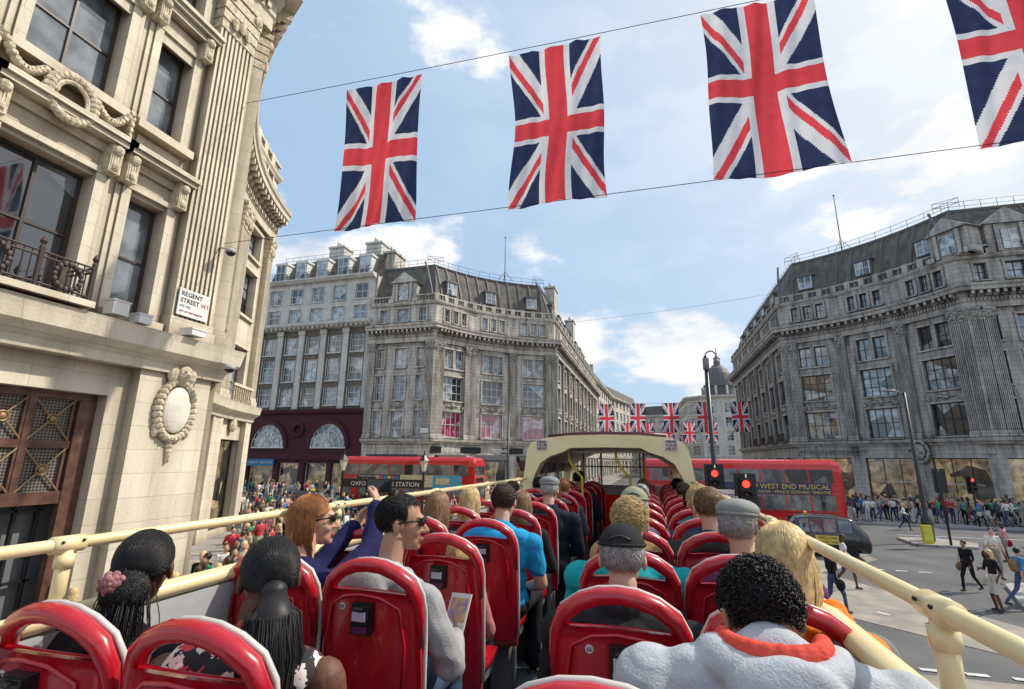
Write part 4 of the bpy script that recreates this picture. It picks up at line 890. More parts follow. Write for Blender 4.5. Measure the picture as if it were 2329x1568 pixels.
def head(P,H,l=0,lip=None):
    X=P.X; P.X=H
    P.e((0,-.012,.03),(.077,.097,.085),l); P.e((0,.03,-.018),(.063,.066,.088),l); P.e((0,.045,-.072),(.046,.044,.042),l); P.e((0,.076,-.098),(.02,.018,.018),l)
    P.c((0,.09,.008),(0,.117,-.032),.008,.013,l); P.e((.012,.104,-.036),(.009,.01,.008),l); P.e((-.012,.104,-.036),(.009,.01,.008),l)
    P.e((0,.083,.026),(.048,.016,.011),l); P.e((0,.094,-.062),(.022,.012,.006),l if lip is None else lip); P.e((0,.093,-.073),(.02,.012,.007),l if lip is None else lip)
    for s in (-1,1): P.e((s*.036,.062,-.03),(.026,.026,.026),l); P.e((s*.08,-.008,-.008),(.010,.022,.033),l,Matrix.Rotation(s*.35,3,'Z'))
    P.X=X
def hand(P,w,d,n,curl=40,side=1,l=0):
    w=Vector(w);d=Vector(d).normalized();n=Vector(n);n=(n-n.dot(d)*d).normalized();s=d.cross(n)*side
    for o in (-.028,-.01,.01,.028): P.c(w+s*o*.6,w+d*.08+s*o,.014,.0125,l)
    for o,L in ((-.029,.058),(-.010,.068),(.010,.074),(.029,.066)):
        a=w+d*.085+s*o; q=rad(curl*.6); b_=a+(d*math.cos(q)+n*math.sin(q))*L*.5; q=rad(curl*1.4); c=b_+(d*math.cos(q)+n*math.sin(q))*L*.5
        P.c(a,b_,.0095,.0088,l); P.c(b_,c,.0088,.0075,l)
    a=w+d*.025+s*.03; b_=a+(d*.7+s*.6+n*.35).normalized()*.035; c=b_+(d*.9+s*.1+n*.45).normalized()*.032; P.c(a,b_,.013,.011,l); P.c(b_,c,.011,.009,l)
HC=np.array((0,-.012,.03)); HR=np.array((.084,.105,.094))
def Sp(a,e,k=1.0):
    a=rad(a);e=rad(e); return HC+HR*k*np.array((math.sin(a)*math.cos(e),-math.cos(a)*math.cos(e),math.sin(e)))
def scalp(rn):
    while True:
        a=rn.uniform(-180,180); e=math.degrees(math.asin(rn.uniform(-.6,1)))
        if abs(a)>112 and e<40: continue
        if abs(a)>75 and e<-8: continue
        return a,e
def haircap(b,k=1.0,e0=-38,face=True,m=None):
    na,ne=44,20; V=[];F=[]
    for j in range(ne+1):
        e=e0+(90-e0)*j/ne
        for i in range(na): V.append(tuple(Sp(i*360/na-180,e,k)))
    for j in range(ne):
        for i in range(na):
            a=(i+.5)*360/na-180; e=e0+(90-e0)*(j+.5)/ne
            if face and ((abs(a)>112 and e<38) or (abs(a)>76 and e<-8)): continue
            F.append((j*na+i,j*na+(i+1)%na,(j+1)*na+(i+1)%na,(j+1)*na+i))
    b.add(V,F,m)
def hair(style,n,rn,L=.25,gather=(0,-.125,-.03)):
    b=MB(); haircap(b,1.005 if style in('pony','bun','long','wavy') else .99)
    N=lambda s:np.array([rn.gauss(0,s) for _ in range(3)])
    if style=='short':
        for _ in range(int(n*2.2)):
            a,e=scalp(rn); o=rn.uniform(-8,8); b.tube([Sp(a,e,.98),Sp(a+o*.5,e-7,1.015),Sp(a+o,e-14,1.02+rn.uniform(0,.028))],[.0018,.0016,.0005],3)
    elif style=='curly':
        haircap(b,1.03)
        for _ in range(int(n*3)):
            a,e=scalp(rn); p=Sp(a,e,1.02+rn.uniform(0,.07)); u=N(1);u/=np.linalg.norm(u);v=np.cross(u,N(1));v/=np.linalg.norm(v);R_=rn.uniform(.003,.0075)
            b.tube([p+R_*(math.cos(t)*u+math.sin(t)*v)+np.cross(u,v)*.0015*t for t in np.linspace(0,5.5,6)],.0014,3)
    elif style in('long','wavy'):
        b.tube([HC+np.array((0,-.045,-.02)),HC+np.array((0,-.055,-.1)),HC+np.array((0,-.06,-L*.8)),HC+np.array((0,-.06,-L*1.0))],[.08,.08,.072,.04],14,fl=(1.0,.62))
        for _ in range(int(n*2.9)):
            a=rn.uniform(-150,150); e=rn.uniform(5,88); a2=max(-104,min(104,a)); pts=[]; j=rn.uniform(1.0,1.045); ll=L*rn.uniform(.7,1.08); w=rn.uniform(0,6)
            for f in (0,.33,.66,1): pts.append(Sp(a*(1-f)+a2*f,e*(1-f)-4*f,j+.012*f))
            q=pts[-1]
            for f in (.25,.5,.75,1.0):
                wv=.007*math.sin(w*.5+f*4.5); pts.append(q+np.array((q[0]*.10*(math.sin(f*3))+wv,(-.02*f if q[1]>0 else .01*f)+wv*.5,-ll*f)))
            b.tube(pts,[.0012]+[.0019]*5+[.0015,.0005],3)
    elif style in('pony','bun'):
        g=np.array(gather)
        for _ in range(int(n*2.4)):
            a,e=scalp(rn); s=Sp(a,e,1.0); pts=[]; kk=rn.uniform(0,.012)
            for f in np.linspace(0,1,6):
                p=s*(1-f)+g*f; q=(p-HC)/HR; q=q/max(.3,np.linalg.norm(q)); pts.append(HC+HR*q*(1.004+.012*math.sin(math.pi*f)+kk) if f<1 else g+N(.008))
            b.tube(pts,.0013,3)
        if style=='pony':
            b.ell(g+np.array((0,.005,0)),(.038,.03,.032))
            b.tube([g,g+np.array((0,-.035,-L*.15)),g+np.array((0,-.045,-L*.4)),g+np.array((0,-.035,-L*.7)),g+np.array((0,-.02,-L*.95))],[.03,.046,.050,.036,.010],14,fl=(1.1,.75))
            for _ in range(int(n*2.2)):
                an=rn.uniform(0,6.28); rr_=math.sqrt(rn.random())*1.25; ph=rn.uniform(-.2,.2); wv=rn.uniform(0,6)
                pts=[g+N(.006)]
                for f,w_ in ((.15,.05),(.4,.057),(.7,.046),(rn.uniform(.85,1.08),.03)):
                    pts.append(g+np.array((w_*1.12*rr_*math.cos(an)+ph*.1*f+.006*math.sin(wv+f*9),-.04*math.sin(math.pi*f*.85)+w_*.8*rr_*math.sin(an)-.004,-L*f)))
                b.tube(pts,[.0016,.0018,.0018,.0016,.0005],3)
        else:
            c=g+np.array((0,-.022,-.02)); b.ell(c,(.062,.044,.056),18,12)
            for _ in range(n):
                u=N(1);u/=np.linalg.norm(u);v=np.cross(u,N(1));v/=np.linalg.norm(v)
                b.tube([c+np.array((.064,.046,.058))*(math.cos(t)*u+math.sin(t)*v)*rn.uniform(.995,1.04) for t in np.linspace(0,3.0,7)],.0013,3)
            b.tube([c,c+np.array((0,.0,-.08)),c+np.array((0,.01,-.17))],[.04,.045,.012],12,fl=(1.1,.6))
            for _ in range(n//2):
                o=N(.018); b.tube([g+o,g+o*1.5+np.array((0,-.02,-.09)),g+o*1.7+np.array((0,-.01,-.2))],[.0018,.0018,.0005],3)
    return b
def hat(kind):
    b=MB()
    if kind=='flat':
        haircap(b,1.06,18,False); b.ell(HC+np.array((0,.012,.055)),(.098,.12,.052),20,10); b.ell(HC+np.array((0,.10,.035)),(.07,.05,.012),14,6); b.ell(HC+np.array((0,.01,.108)),.009,6,4)
        b.tube([Sp(a,20,1.07) for a in np.linspace(-180,170,24)],.009,5,closed=True)
    else:
        haircap(b,1.09,12,False); b.tube([Sp(a,13,1.09) for a in np.linspace(-180,170,24)],.006,5,closed=True); b.ell(HC+np.array((0,.14,.03)),(.07,.07,.008),16,6); b.ell(Sp(0,90,1.09),(.011,.011,.006),8,4)
        for a in range(-180,180,60): b.tube([Sp(a,e,1.095) for e in (14,40,65,88)],.0018,4)
        b.tube([Sp(a,22+10*math.cos(rad(a*3)),1.10) for a in np.linspace(-28,28,9)],.005,4,1)
    return b
def shades():
    b=MB()
    for s in (-1,1): b.ell((s*.033,.096,.008),(.027,.012,.019),12,8); b.tube([(s*.058,.088,.014),(s*.08,.04,.012),(s*.086,-.01,.004)],.0045,5)
    b.tube([(-.012,.11,.012),(.012,.11,.012)],.004,5); b.tube([(-.06,.094,.022),(0,.112,.024),(.06,.094,.022)],.004,5); return b
def skin(n,c,c2): return mat(n,c,.58,c2=c2,sc=11,bump=.12,bsc=150,spec=.35)
SK={'dark':skin('skin_dark',(.15,.066,.037),(.105,.044,.025)),'mid':skin('skin_tan',(.44,.25,.165),(.36,.175,.11)),'fair':skin('skin_fair',(.64,.40,.30),(.55,.28,.19))}
LIPM=mat('lips',(.36,.12,.10),.4)
def hm(name,c): return mat('hair_'+name,c,.5,c2=tuple(x*.5 for x in c),sc=40,spec=.35,lo=.3,hi=.7)
HB={'black':hm('black',(.018,.016,.017)),'brown':hm('brown',(.085,.048,.028)),'auburn':hm('auburn',(.38,.15,.05)),'blonde':hm('blonde',(.78,.57,.28)),'grey':hm('grey',(.58,.57,.55)),'lbrown':hm('light_brown',(.32,.19,.10)),'ginger':hm('ginger',(.45,.19,.07))}
def cl(name,c,**k): return mat('cloth_'+name,c,.9,c2=tuple(x*.75 for x in c),sc=k.pop('sc',14),bump=.25,bsc=k.pop('bsc',160),spec=.15,**k)
def floral():
    m,n,b,L=nt('floral_cloth'); co=n.nodes.new('ShaderNodeTexCoord'); v=n.nodes.new('ShaderNodeTexVoronoi'); v.inputs['Scale'].default_value=24
    no=n.nodes.new('ShaderNodeTexNoise'); no.inputs['Scale'].default_value=45; mxv=n.nodes.new('ShaderNodeMixRGB'); mxv.inputs['Fac'].default_value=.05
    L.new(co.outputs['Object'],no.inputs['Vector']); L.new(co.outputs['Object'],mxv.inputs['Color1']); L.new(no.outputs['Color'],mxv.inputs['Color2']); L.new(mxv.outputs[0],v.inputs['Vector'])
    r=n.nodes.new('ShaderNodeValToRGB'); r.color_ramp.interpolation='CONSTANT'; e=r.color_ramp.elements; e[0].color=(0,0,0,1); e[1].position=.10; e[1].color=(1,1,1,1); x=e.new(.55); x.color=(0,0,0,1); L.new(v.outputs['Distance'],r.inputs['Fac'])
    sp=n.nodes.new('ShaderNodeSeparateColor'); L.new(v.outputs['Color'],sp.inputs[0]); r2=n.nodes.new('ShaderNodeValToRGB'); r2.color_ramp.interpolation='CONSTANT'; q=r2.color_ramp.elements; q[0].color=(.65,.05,.05,1); q[1].position=.35; q[1].color=(.75,.62,.56,1); y_=q.new(.75); y_.color=(.015,.014,.02,1); L.new(sp.outputs[0],r2.inputs['Fac'])
    mm=n.nodes.new('ShaderNodeMixRGB'); L.new(r.outputs[0],mm.inputs['Fac']); mm.inputs['Color1'].default_value=(.015,.014,.02,1); L.new(r2.outputs[0],mm.inputs['Color2']); L.new(mm.outputs[0],b.inputs['Base Color']); b.inputs['Roughness'].default_value=.8; return m
DEN=cl('denim',(.06,.11,.20),bsc=200); DTR=cl('dark_trousers',(.025,.027,.033)); SHOE=mat('shoe',(.03,.03,.03),.6)
def seated(side,col,row,d):
    x=(XL if side=='L' else XR)[col]+d.get('dx',0); y=(rowsL if side=='L' else rowsR)[row]+.04+d.get('dy',0); near=d.get('near',False); rn=random.Random(row*7+col+ord(side))
    s=d.get('s',1.0); fat=d.get('fat',1.0); P=Prims(); ty=d.get('ty',0); ln=d.get('lean',.0)
    X=T(0,.21,.56)@RZ(ty)@RX(-ln)@T(0,-.21,-.56)
    G=Prims(); U=Prims()
    for Q,g in ((P,0),(G,.018)):
        Q.X=X
        Q.e((0,.2,.60),(.165*fat+g,.125*fat+g,.12),1); Q.e((0,.19,.73),(.15*fat+g,.115*fat+g,.15),1); Q.e((0,.185,.88),(.172*fat+g,.118*fat+g,.16),1)
        Q.c((-.135*fat,.185,.965),(.135*fat,.185,.965),.062+g,.062+g,1); Q.c((-.07,.19,1.0),(0,.205,1.045),.045+g,.045+g*.5,1); Q.c((.07,.19,1.0),(0,.205,1.045),.045+g,.045+g*.5,1)
    hz=d.get('hz',0); P.c((0,.2,1.0),(0,.235,1.13+hz),.056,.052)
    Hh=X@T(0,.275+d.get('hf',0),1.2+hz)@RZ(d.get('hy',0))@RX(d.get('hp',-6))
    head(P,Hh,0,2)
    arms=d.get('arms') or (((-.2,.19,.955),(-.27,.25,.70),(-.10,.44,.62)),((.2,.19,.955),(.27,.25,.70),(.10,.44,.62)))
    sl=d.get('sl','long')
    for i,(a,b_,c) in enumerate(arms):
        sx=-1 if i==0 else 1
        a=(a[0]*fat,a[1],a[2])
        P.c(a,b_,.052*fat,.041,1 if sl!='none' else 0); P.c(b_,c,.040,.027); dv=Vector(c)-Vector(b_)
        hand(P,Vector(c)+dv.normalized()*.01,dv,d.get('pn',((0,0,-1),(0,0,-1)))[i],d.get('curl',45),sx)
        if sl!='none':
            if sl=='long': G.c(a,b_,.066*fat,.058,1); G.c(b_,Vector(b_).lerp(Vector(c),.92),.055,.042,1)
            else: G.c(a,Vector(a).lerp(Vector(b_),.62),.064*fat,.06,1)
    P.X=None; G.X=None
    for sx in (-1,1):
        k1=(sx*.13,.62,.56); an=(sx*.13,.60,.1)
        P.c((sx*.085,.22,.56),k1,.075,.055,1); P.c(k1,an,.05,.035,1); P.c((sx*.13,.56,.04),(sx*.13,.72,.035),.038,.034,3)
        U.c((sx*.085,.2,.57),k1,.092*fat**.5,.07); U.c(k1,(an[0],an[1],.12),.068,.058)
    U.e((0,.2,.57),(.185*fat,.15,.11))
    M=T(x,y,DK+.5*(1-s)-.02+d.get('dz',0))@Matrix.Diagonal((s,s,s,1))
    me=P.mesh('person',.0065 if near else .010,[SK[d['skin']],SK[d['skin']],LIPM if d.get('lips',False) else SK[d['skin']],SHOE],sm=2)
    o=mkobj('person',me,None,M); tag(o,d['label'],'person')
    tm=d['top'] if not isinstance(d['top'],tuple) else cl(*d['top'])
    if 'hood' in d:
        G.X=X
        for k in range(15):
            t0=math.pi*(k/14); G.e((.115*math.cos(t0+math.pi),.185-.09*math.sin(t0),1.03-.01*math.sin(t0)),(.045,.045,.042),1)
        G.e((0,.075,.985),(.12,.05,.09),1); G.c((-.12,.22,1.0),(0,.3,.93),.035,.03,1); G.c((.12,.22,1.0),(0,.3,.93),.035,.03,1); G.X=None
    if d.get('collar'):
        G.X=X
        for k in range(14): t0=2*math.pi*k/14; G.e((.068*math.cos(t0),.21+.072*math.sin(t0),1.055+.012*math.sin(t0)),(.026,.022,.04),1)
        G.X=None
    me=G.mesh('top_garment',.008 if near else .013,[tm],sm=3,disp=.013 if near else .007,dsc=8); mkobj('top_garment',me,o,None,True)
    me=U.mesh('trousers',.013,[d.get('pants',DTR)],sm=2,disp=.006,dsc=9); mkobj('trousers',me,o,None,True)
    st,hc=d['hair']; n={True:900,False:280}[near]
    if st:
        hb=hair(st,n,rn,d.get('hl',.25)); hb.obj('hair',[HB[hc]],o,Hh,True,True)
    if 'hat' in d: hat(d['hat'][0]).obj('cap',[cl(*d['hat'][1]),BLK],o,Hh,True,True)
    if d.get('shades'): shades().obj('sunglasses',[mat('dark_lens_glossy',(.01,.01,.012),.08)],o,Hh,True,True)
    else:
        for sx in (-1,1): e=MB(); e.ell((sx*.031,.077,.006),(.0125,.012,.009),10,8); e.ell((sx*.031,.0865,.006),(.006,.004,.006),8,6,m=1); e.obj('eye',[WHT,BLK],o,Hh,True,True)
    if 'extra' in d: d['extra'](o,X,Hh)
    return o
def rose(o,X,H):
    b=MB(); c=np.array((-.03,-.195,-.02))
    for ring,(r,n,t) in enumerate(((.010,4,20),(.018,6,45),(.027,8,70))):
        for k in range(n):
            a=2*math.pi*k/n+ring; b.ell(c+np.array((r*math.cos(a),.007*ring,r*math.sin(a))),(.011,.005,.012),8,6,R=Matrix.Rotation(-a,3,'Y'))
    b.ell(c+np.array((0,-.004,0)),.008); b.obj('rose_hair_clip',[mat('rose_dusty',(.42,.18,.19),.6,c2=(.20,.07,.08),sc=40)],o,H,True,True)
def scrunch(o,X,H):
    b=MB(); b.tube([(.068*math.cos(t),-.06+.05*math.sin(t),-.118) for t in np.linspace(0,6.0,21)],.014,8,fl=(1,1.5),closed=True); b.obj('neck_scarf',[mat('orange_pattern',(.62,.14,.03),.6,c2=(.3,.08,.02),sc=60)],o,H,True,True)
def scarf(o,X,H):
    P=Prims(); P.X=X
    for k in range(16): t=2*math.pi*k/16; P.e((.12*math.cos(t),.2+.10*math.sin(t),1.02+.02*math.sin(t*3)),(.05,.045,.05))
    P.e((-.16,.15,.93),(.09,.07,.10)); P.e((.15,.12,.95),(.08,.06,.09)); P.e((-.05,.09,.94),(.1,.05,.08)); P.e((-.19,.12,.86),(.08,.06,.12)); P.e((-.24,.14,.80),(.06,.06,.1))
    mkobj('scarf',P.mesh('scarf',.008,[cl('orange',(.95,.24,.03))],sm=2,disp=.014,dsc=15),o,None,True)
def redlining(o,X,H):
    P=Prims(); P.X=X
    for k in range(13): t=math.pi*(1.0+k/12); P.e((.098*math.cos(t),.195+.09*math.sin(t),1.062),(.022,.02,.030))
    mkobj('hood_lining',P.mesh('hood_lining',.007,[cl('coral',(.80,.10,.07))],sm=2),o,None,True)
def leaflet(o,X,H):
    b=MB(); b.box(-.07,.07,-.002,.002,-.1,.1); b.box(-.06,.06,-.004,-.0021,-.02,.08,1); b.box(-.05,.05,-.004,-.0021,-.08,-.04,2)
    k=b.obj('leaflet',[WHT,mat('leaflet_photo',(.3,.2,.5),.4,c2=(.8,.5,.1),sc=30),mat('leaflet_red',(.5,.02,.05),.4)],None,Wm(o)@X@T(.13,.54,.80)@RX(-25)@RZ(-15)); tag(k,'small coloured tour leaflet held by a passenger','leaflet')
    text('Jeans',.045,X@T(.03,.024,.90)@RZ(5),BLK,o,local=True); text('DC',.05,X@T(.04,.026,.85),BLK,o,local=True); text('enjoy',.04,X@T(.04,.028,.80),BLK,o,local=True)
def phone(o,X,H):
    b=MB(); b.box(-.04,.04,-.005,.005,-.075,.075); b.box(-.035,.035,-.0065,-.0051,-.065,.065,1)
    k=b.obj('phone',[BLK,VG],None,Wm(o)@X@T(.04,.80,1.37)@RZ(30)@RY(90)); tag(k,'small black phone raised in a hand to take a picture','phone')
HG=cl('hoodie_grey',(.40,.40,.41)); JK=cl('jacket_pale_grey',(.50,.53,.57)); JK.node_tree.nodes['Principled BSDF'].inputs['Roughness'].default_value=.6
ppl=[
 ('L',0,0,dict(skin='dark',top=('black_tee',(.02,.02,.024)),hair=('bun','black'),near=True,sl='short',hy=28,hp=-4,ty=8,fat=1.05,dx=-.05,dy=-.03,extra=rose,label='seated woman with black bun and rose clip in black top')),
 ('L',1,0,dict(skin='dark',top=floral(),hair=('pony','black'),near=True,sl='none',hy=34,hp=-8,ty=14,fat=1.16,hl=.40,dx=-.03,dy=-.02,extra=scrunch,label='seated woman with long black ponytail in a sleeveless floral top')),
 ('L',0,1,dict(skin='fair',top=('navy',(.02,.02,.085)),hair=('long','auburn'),near=True,hl=.20,hy=-56,hp=2,shades=1,lips=True,hz=.03,s=1.04,dx=-.05,arms=(((-.19,.19,.955),(-.08,.44,.98),(-.02,.68,1.16)),((.19,.19,.955),(.20,.50,1.08),(.08,.71,1.27))),pn=((1,0,0),(-1,0,0)),curl=50,extra=phone,label='woman with auburn hair and sunglasses raising a phone')),
 ('L',1,1,dict(skin='mid',top=HG,hair=('short','black'),near=True,hy=-52,hp=-2,shades=1,hz=.03,s=1.06,fat=1.08,hood=1,ty=-14,dx=-.05,dy=-.03,pants=DEN,arms=(((-.2,.19,.955),(-.26,.34,.76),(-.02,.52,.72)),((.2,.19,.955),(.29,.28,.72),(.16,.50,.74))),pn=((0,0,1),(-1,0,0)),curl=60,extra=leaflet,label='man in grey hooded top and sunglasses holding a leaflet')),
 ('L',1,2,dict(skin='fair',top=('pink_child',(.5,.2,.2)),hair=('long','blonde'),s=.74,hl=.2,label='seated child with long blonde hair')),
 ('L',0,3,dict(skin='fair',top=('maroon',(.12,.02,.04)),hair=('long','lbrown'),near=True,label='seated girl with long brown hair')),
 ('L',1,3,dict(skin='fair',top=('sky_blue',(.03,.36,.70)),hair=('short','brown'),sl='short',near=True,fat=1.08,s=1.08,dx=.04,pants=DTR,label='man in a bright blue tee shirt seated by the aisle')),
 ('L',0,4,dict(skin='fair',top=('beige',(.4,.33,.25)),hair=('long','blonde'),label='seated woman with blonde hair')),
 ('L',1,4,dict(skin='fair',top=('black2',(.03,.03,.03)),hair=('long','lbrown'),hl=.3,s=.97,label='seated woman with long light brown hair')),
 ('L',1,5,dict(skin='fair',top=('navy_jacket',(.02,.025,.04)),hair=('short','grey'),hat=('flat',('cap_grey',(.26,.27,.27))),s=1.08,fat=1.15,dx=.1,collar=1,label='man in dark jacket and grey flat cap by the aisle')),
 ('L',1,6,dict(skin='fair',top=('black3',(.02,.02,.02)),hair=('long','ginger'),label='seated woman with ginger hair in dark coat')),
 ('L',0,6,dict(skin='fair',top=('wine',(.2,.03,.05)),hair=('short','brown'),label='seated man with brown hair')),
 ('L',1,7,dict(skin='fair',top=('grey_c',(.1,.1,.11)),hair=('curly','ginger'),label='seated woman with curly ginger hair')),
 ('L',0,8,dict(skin='mid',top=('dk',(.03,.03,.04)),hair=('short','black'),label='seated man with black hair near the canopy')),
 ('L',1,9,dict(skin='mid',top=('dk',(.03,.03,.04)),hair=('short','black'),s=1.1,label='seated man in black under the canopy')),
 ('R',1,0,dict(skin='mid',top=JK,hair=('curly','black'),near=True,hy=8,hp=-26,dx=-.10,dy=.07,dz=.085,s=1.04,fat=1.28,hz=-.115,hf=.03,hood=1,arms=(((-.2,.19,.955),(-.27,.25,.70),(-.10,.44,.62)),((.18,.19,.955),(.22,.25,.70),(.10,.44,.62))),extra=redlining,label='man with short curly black hair in a pale grey hooded jacket')),
 ('R',0,1,dict(skin='fair',top=('black_fleece',(.026,.026,.029)),hair=('short','grey'),hat=('ball',('cap_black',(.03,.03,.033))),near=True,fat=1.14,collar=1,hp=-6,s=1.0,label='older man in black fleece and black baseball cap')),
 ('R',1,1,dict(skin='fair',top=('teal_grey',(.25,.25,.25)),hair=('long','blonde'),near=True,hl=.22,hy=-14,dx=.10,shades=1,fat=1.0,s=1.04,extra=scarf,label='blonde woman with sunglasses and a bright orange scarf')),
 ('R',0,2,dict(skin='fair',top=('teal',(.02,.42,.46)),hair=('curly','blonde'),near=True,fat=1.2,s=1.06,label='woman with short blonde curls in a teal top')),
 ('R',1,2,dict(skin='fair',top=('plum',(.18,.05,.12)),hair=('short','grey'),hat=('flat',('cap_stone',(.30,.30,.29))),near=True,fat=1.18,dx=.06,s=1.06,hy=-20,sl='short',label='man in plum shirt and grey flat cap')),
 ('R',0,3,dict(skin='fair',top=('ochre',(.55,.36,.15)),hair=('short','grey'),hat=('ball',('cap_olive',(.32,.33,.22))),s=1.08,label='man in an olive baseball cap')),
 ('R',1,3,dict(skin='fair',top=('charcoal',(.05,.05,.055)),hair=('short','lbrown'),near=True,s=1.1,fat=1.1,hood=1,label='man with brown hair in a charcoal hooded top')),
 ('R',0,4,dict(skin='mid',top=('mauve',(.3,.2,.3)),hair=('short','brown'),s=1.06,hy=-20,label='man with dark brown hair')),
 ('R',1,4,dict(skin='fair',top=('stripe_navy',(.05,.06,.12)),hair=('curly','blonde'),s=1.06,label='woman with curly blonde hair in navy')),
 ('R',1,5,dict(skin='dark',top=('teal_b',(.05,.2,.22)),hair=('short','black'),label='seated man with black hair')),
 ('R',0,6,dict(skin='fair',top=('grey_d',(.3,.3,.3)),hair=('short','grey'),label='seated man with grey hair')),
 ('R',1,7,dict(skin='fair',top=('dkgreen',(.03,.08,.06)),hair=('short','brown'),label='seated man with brown hair near the canopy')),
 ('R',0,8,dict(skin='fair',top=('beige',(.4,.33,.25)),hair=('long','brown'),label='seated woman under the canopy')),
 ('R',1,9,dict(skin='mid',top=('dk',(.03,.03,.04)),hair=('short','black'),label='seated man under the canopy')),
]
for sd,c,rw,d in ppl: seated(sd,c,rw,d)
# ---- pedestrians: slots 0 skin 1 top 2 trousers 3 hair 4 shoes 5 bag
def ped(pose,fem,vox=.02):
    P=Prims(); st=[.0,.28,.42,.18][pose%4]; k=.92 if fem else 1
    P.e((0,0,.98),(.15,.105,.11),2); P.e((0,0,1.12),(.135*k,.1,.14),1); P.e((0,0,1.3),(.165*k,.11,.16),1); P.c((-.13*k,0,1.41),(.13*k,0,1.41),.058,.058,1)
    P.c((0,0,1.42),(0,.02,1.53),.05,.048,0); H=T(0,.03,1.625)@RZ([-25,0,20,40][pose%4])@RX(-4)
    P.X=H; P.e((0,.02,-.01),(.068,.078,.105),0); P.c((0,.09,.0),(0,.112,-.03),.01,.013,0); P.e((0,-.022,.035),(.082,.098,.09),3)
    if fem: P.e((0,-.06,-.06),(.08,.055,.13),3)
    P.X=None
    for s in (-1,1):
        f=s*st; kn=(s*.09,.02+f*.5+.06,.52); an=(s*.09,f*.9-(.1 if f<0 else 0),.11 if f>=0 else .18)
        P.c((s*.085,0,.93),kn,.085,.058,2); P.c(kn,an,.055,.04 if not(fem and pose%2) else .035,2 if not(fem and pose%3==1) else 0); P.c((an[0],an[1]-.03,an[2]-.06),(an[0]*1.1,an[1]+.13,an[2]-.065-(.02 if f<0 else 0)),.04,.035,4)
        g=-f*.8; el=(s*.25,g*.35-.03,1.14); wr=(s*.25,g*.8+.1,.93)
        if pose==3 or (pose==4 and s>0): wr=(s*.1,.3,1.2); el=(s*.24,.06,1.13)
        if pose==5: wr=(s*.12,.22,1.05)
        P.c((s*.185*k,0,1.41),el,.052,.042,1); P.c(el,wr,.038,.028,1 if pose%2 else 0); P.c(wr,(wr[0],wr[1]+.02,wr[2]-.09),.028,.024,0)
    if pose in (1,4): P.e((.3,.0,.8),(.06,.14,.16),5); P.c((.2,0,1.44),(.3,0,.9),.014,.014,5)
    if pose==2: P.e((0,-.16,1.22),(.14,.09,.2),5)
    return P.mesh('pedestrian',vox,[SK['fair'],BLK,DTR,HB['black'],SHOE,IRON],sm=2,disp=.006)
PM=[ped(i,f) for i in range(6) for f in (0,1)]
tops=[cl('p%d'%i,c) for i,c in enumerate([(.02,.02,.025),(.03,.04,.08),(.7,.7,.68),(.3,.3,.31),(.55,.06,.07),(.07,.24,.5),(.12,.12,.13),(.55,.46,.34),(.06,.38,.22),(.65,.35,.38),(.02,.02,.02),(.78,.75,.7)])]
bots=[cl('q%d'%i,c) for i,c in enumerate([(.02,.02,.025),(.07,.12,.24),(.04,.05,.09),(.38,.34,.27),(.1,.1,.11),(.6,.6,.57)])]
hairs=[HB['black'],HB['brown'],HB['lbrown'],HB['blonde'],HB['black'],HB['brown']]; skins=[SK['fair'],SK['fair'],SK['mid'],SK['dark']]
bags=[cl('bag%d'%i,c) for i,c in enumerate([(.02,.02,.02),(.35,.2,.1),(.4,.02,.05),(.6,.58,.5)])]
PR=random.Random(11); placed=[]; GRP='pedestrians at the junction'
TN=['dark','navy','white','grey','red','blue','charcoal','beige','green','pink','black','cream']
def putped(x,y,z=0,yaw=None,i=None,t=None,b=None,h=None,label=None,s=None):
    i=PR.randrange(len(PM)) if i is None else i; t=PR.randrange(12) if t is None else t
    o=bpy.data.objects.new('person',PM[i]); COL.objects.link(o); s=s or PR.uniform(.93,1.05)
    o.matrix_basis=T(x,y,z)@RZ(PR.uniform(0,360) if yaw is None else yaw)@Matrix.Diagonal((s,s,s,1))
    ms=[PR.choice(skins),tops[t],bots[PR.randrange(6)] if b is None else bots[b],hairs[PR.randrange(6)] if h is None else hairs[h],SHOE,PR.choice(bags)]
    for k,m in enumerate(ms): o.material_slots[k].link='OBJECT'; o.material_slots[k].material=m
    act=['standing','walking','walking with a rucksack','using a phone','carrying a bag','standing'][i//2]
    tag(o,label or f'pedestrian in {TN[t]} top {act} in the crowd','person',GRP); placed.append((x,y))
def tl_(x,y):
    s=((x+12)*14.05+(y-CY)*11.9)/18.4
    return s<.8 or (x<-11.4 and y<11.5)
def scatter(n,x0,x1,y0,y1,z,test=None,md=.55,yaw=None,fn=putped):
    c=0;k=0
    while c<n and k<n*60:
        k+=1; x=PR.uniform(x0,x1); y=PR.uniform(y0,y1)
        if test and test(x,y): continue
        if any((x-a)**2+(y-b)**2<md*md for a,b in placed): continue
        fn(x,y,z,yaw if yaw is None else yaw+PR.gauss(0,25)); c+=1
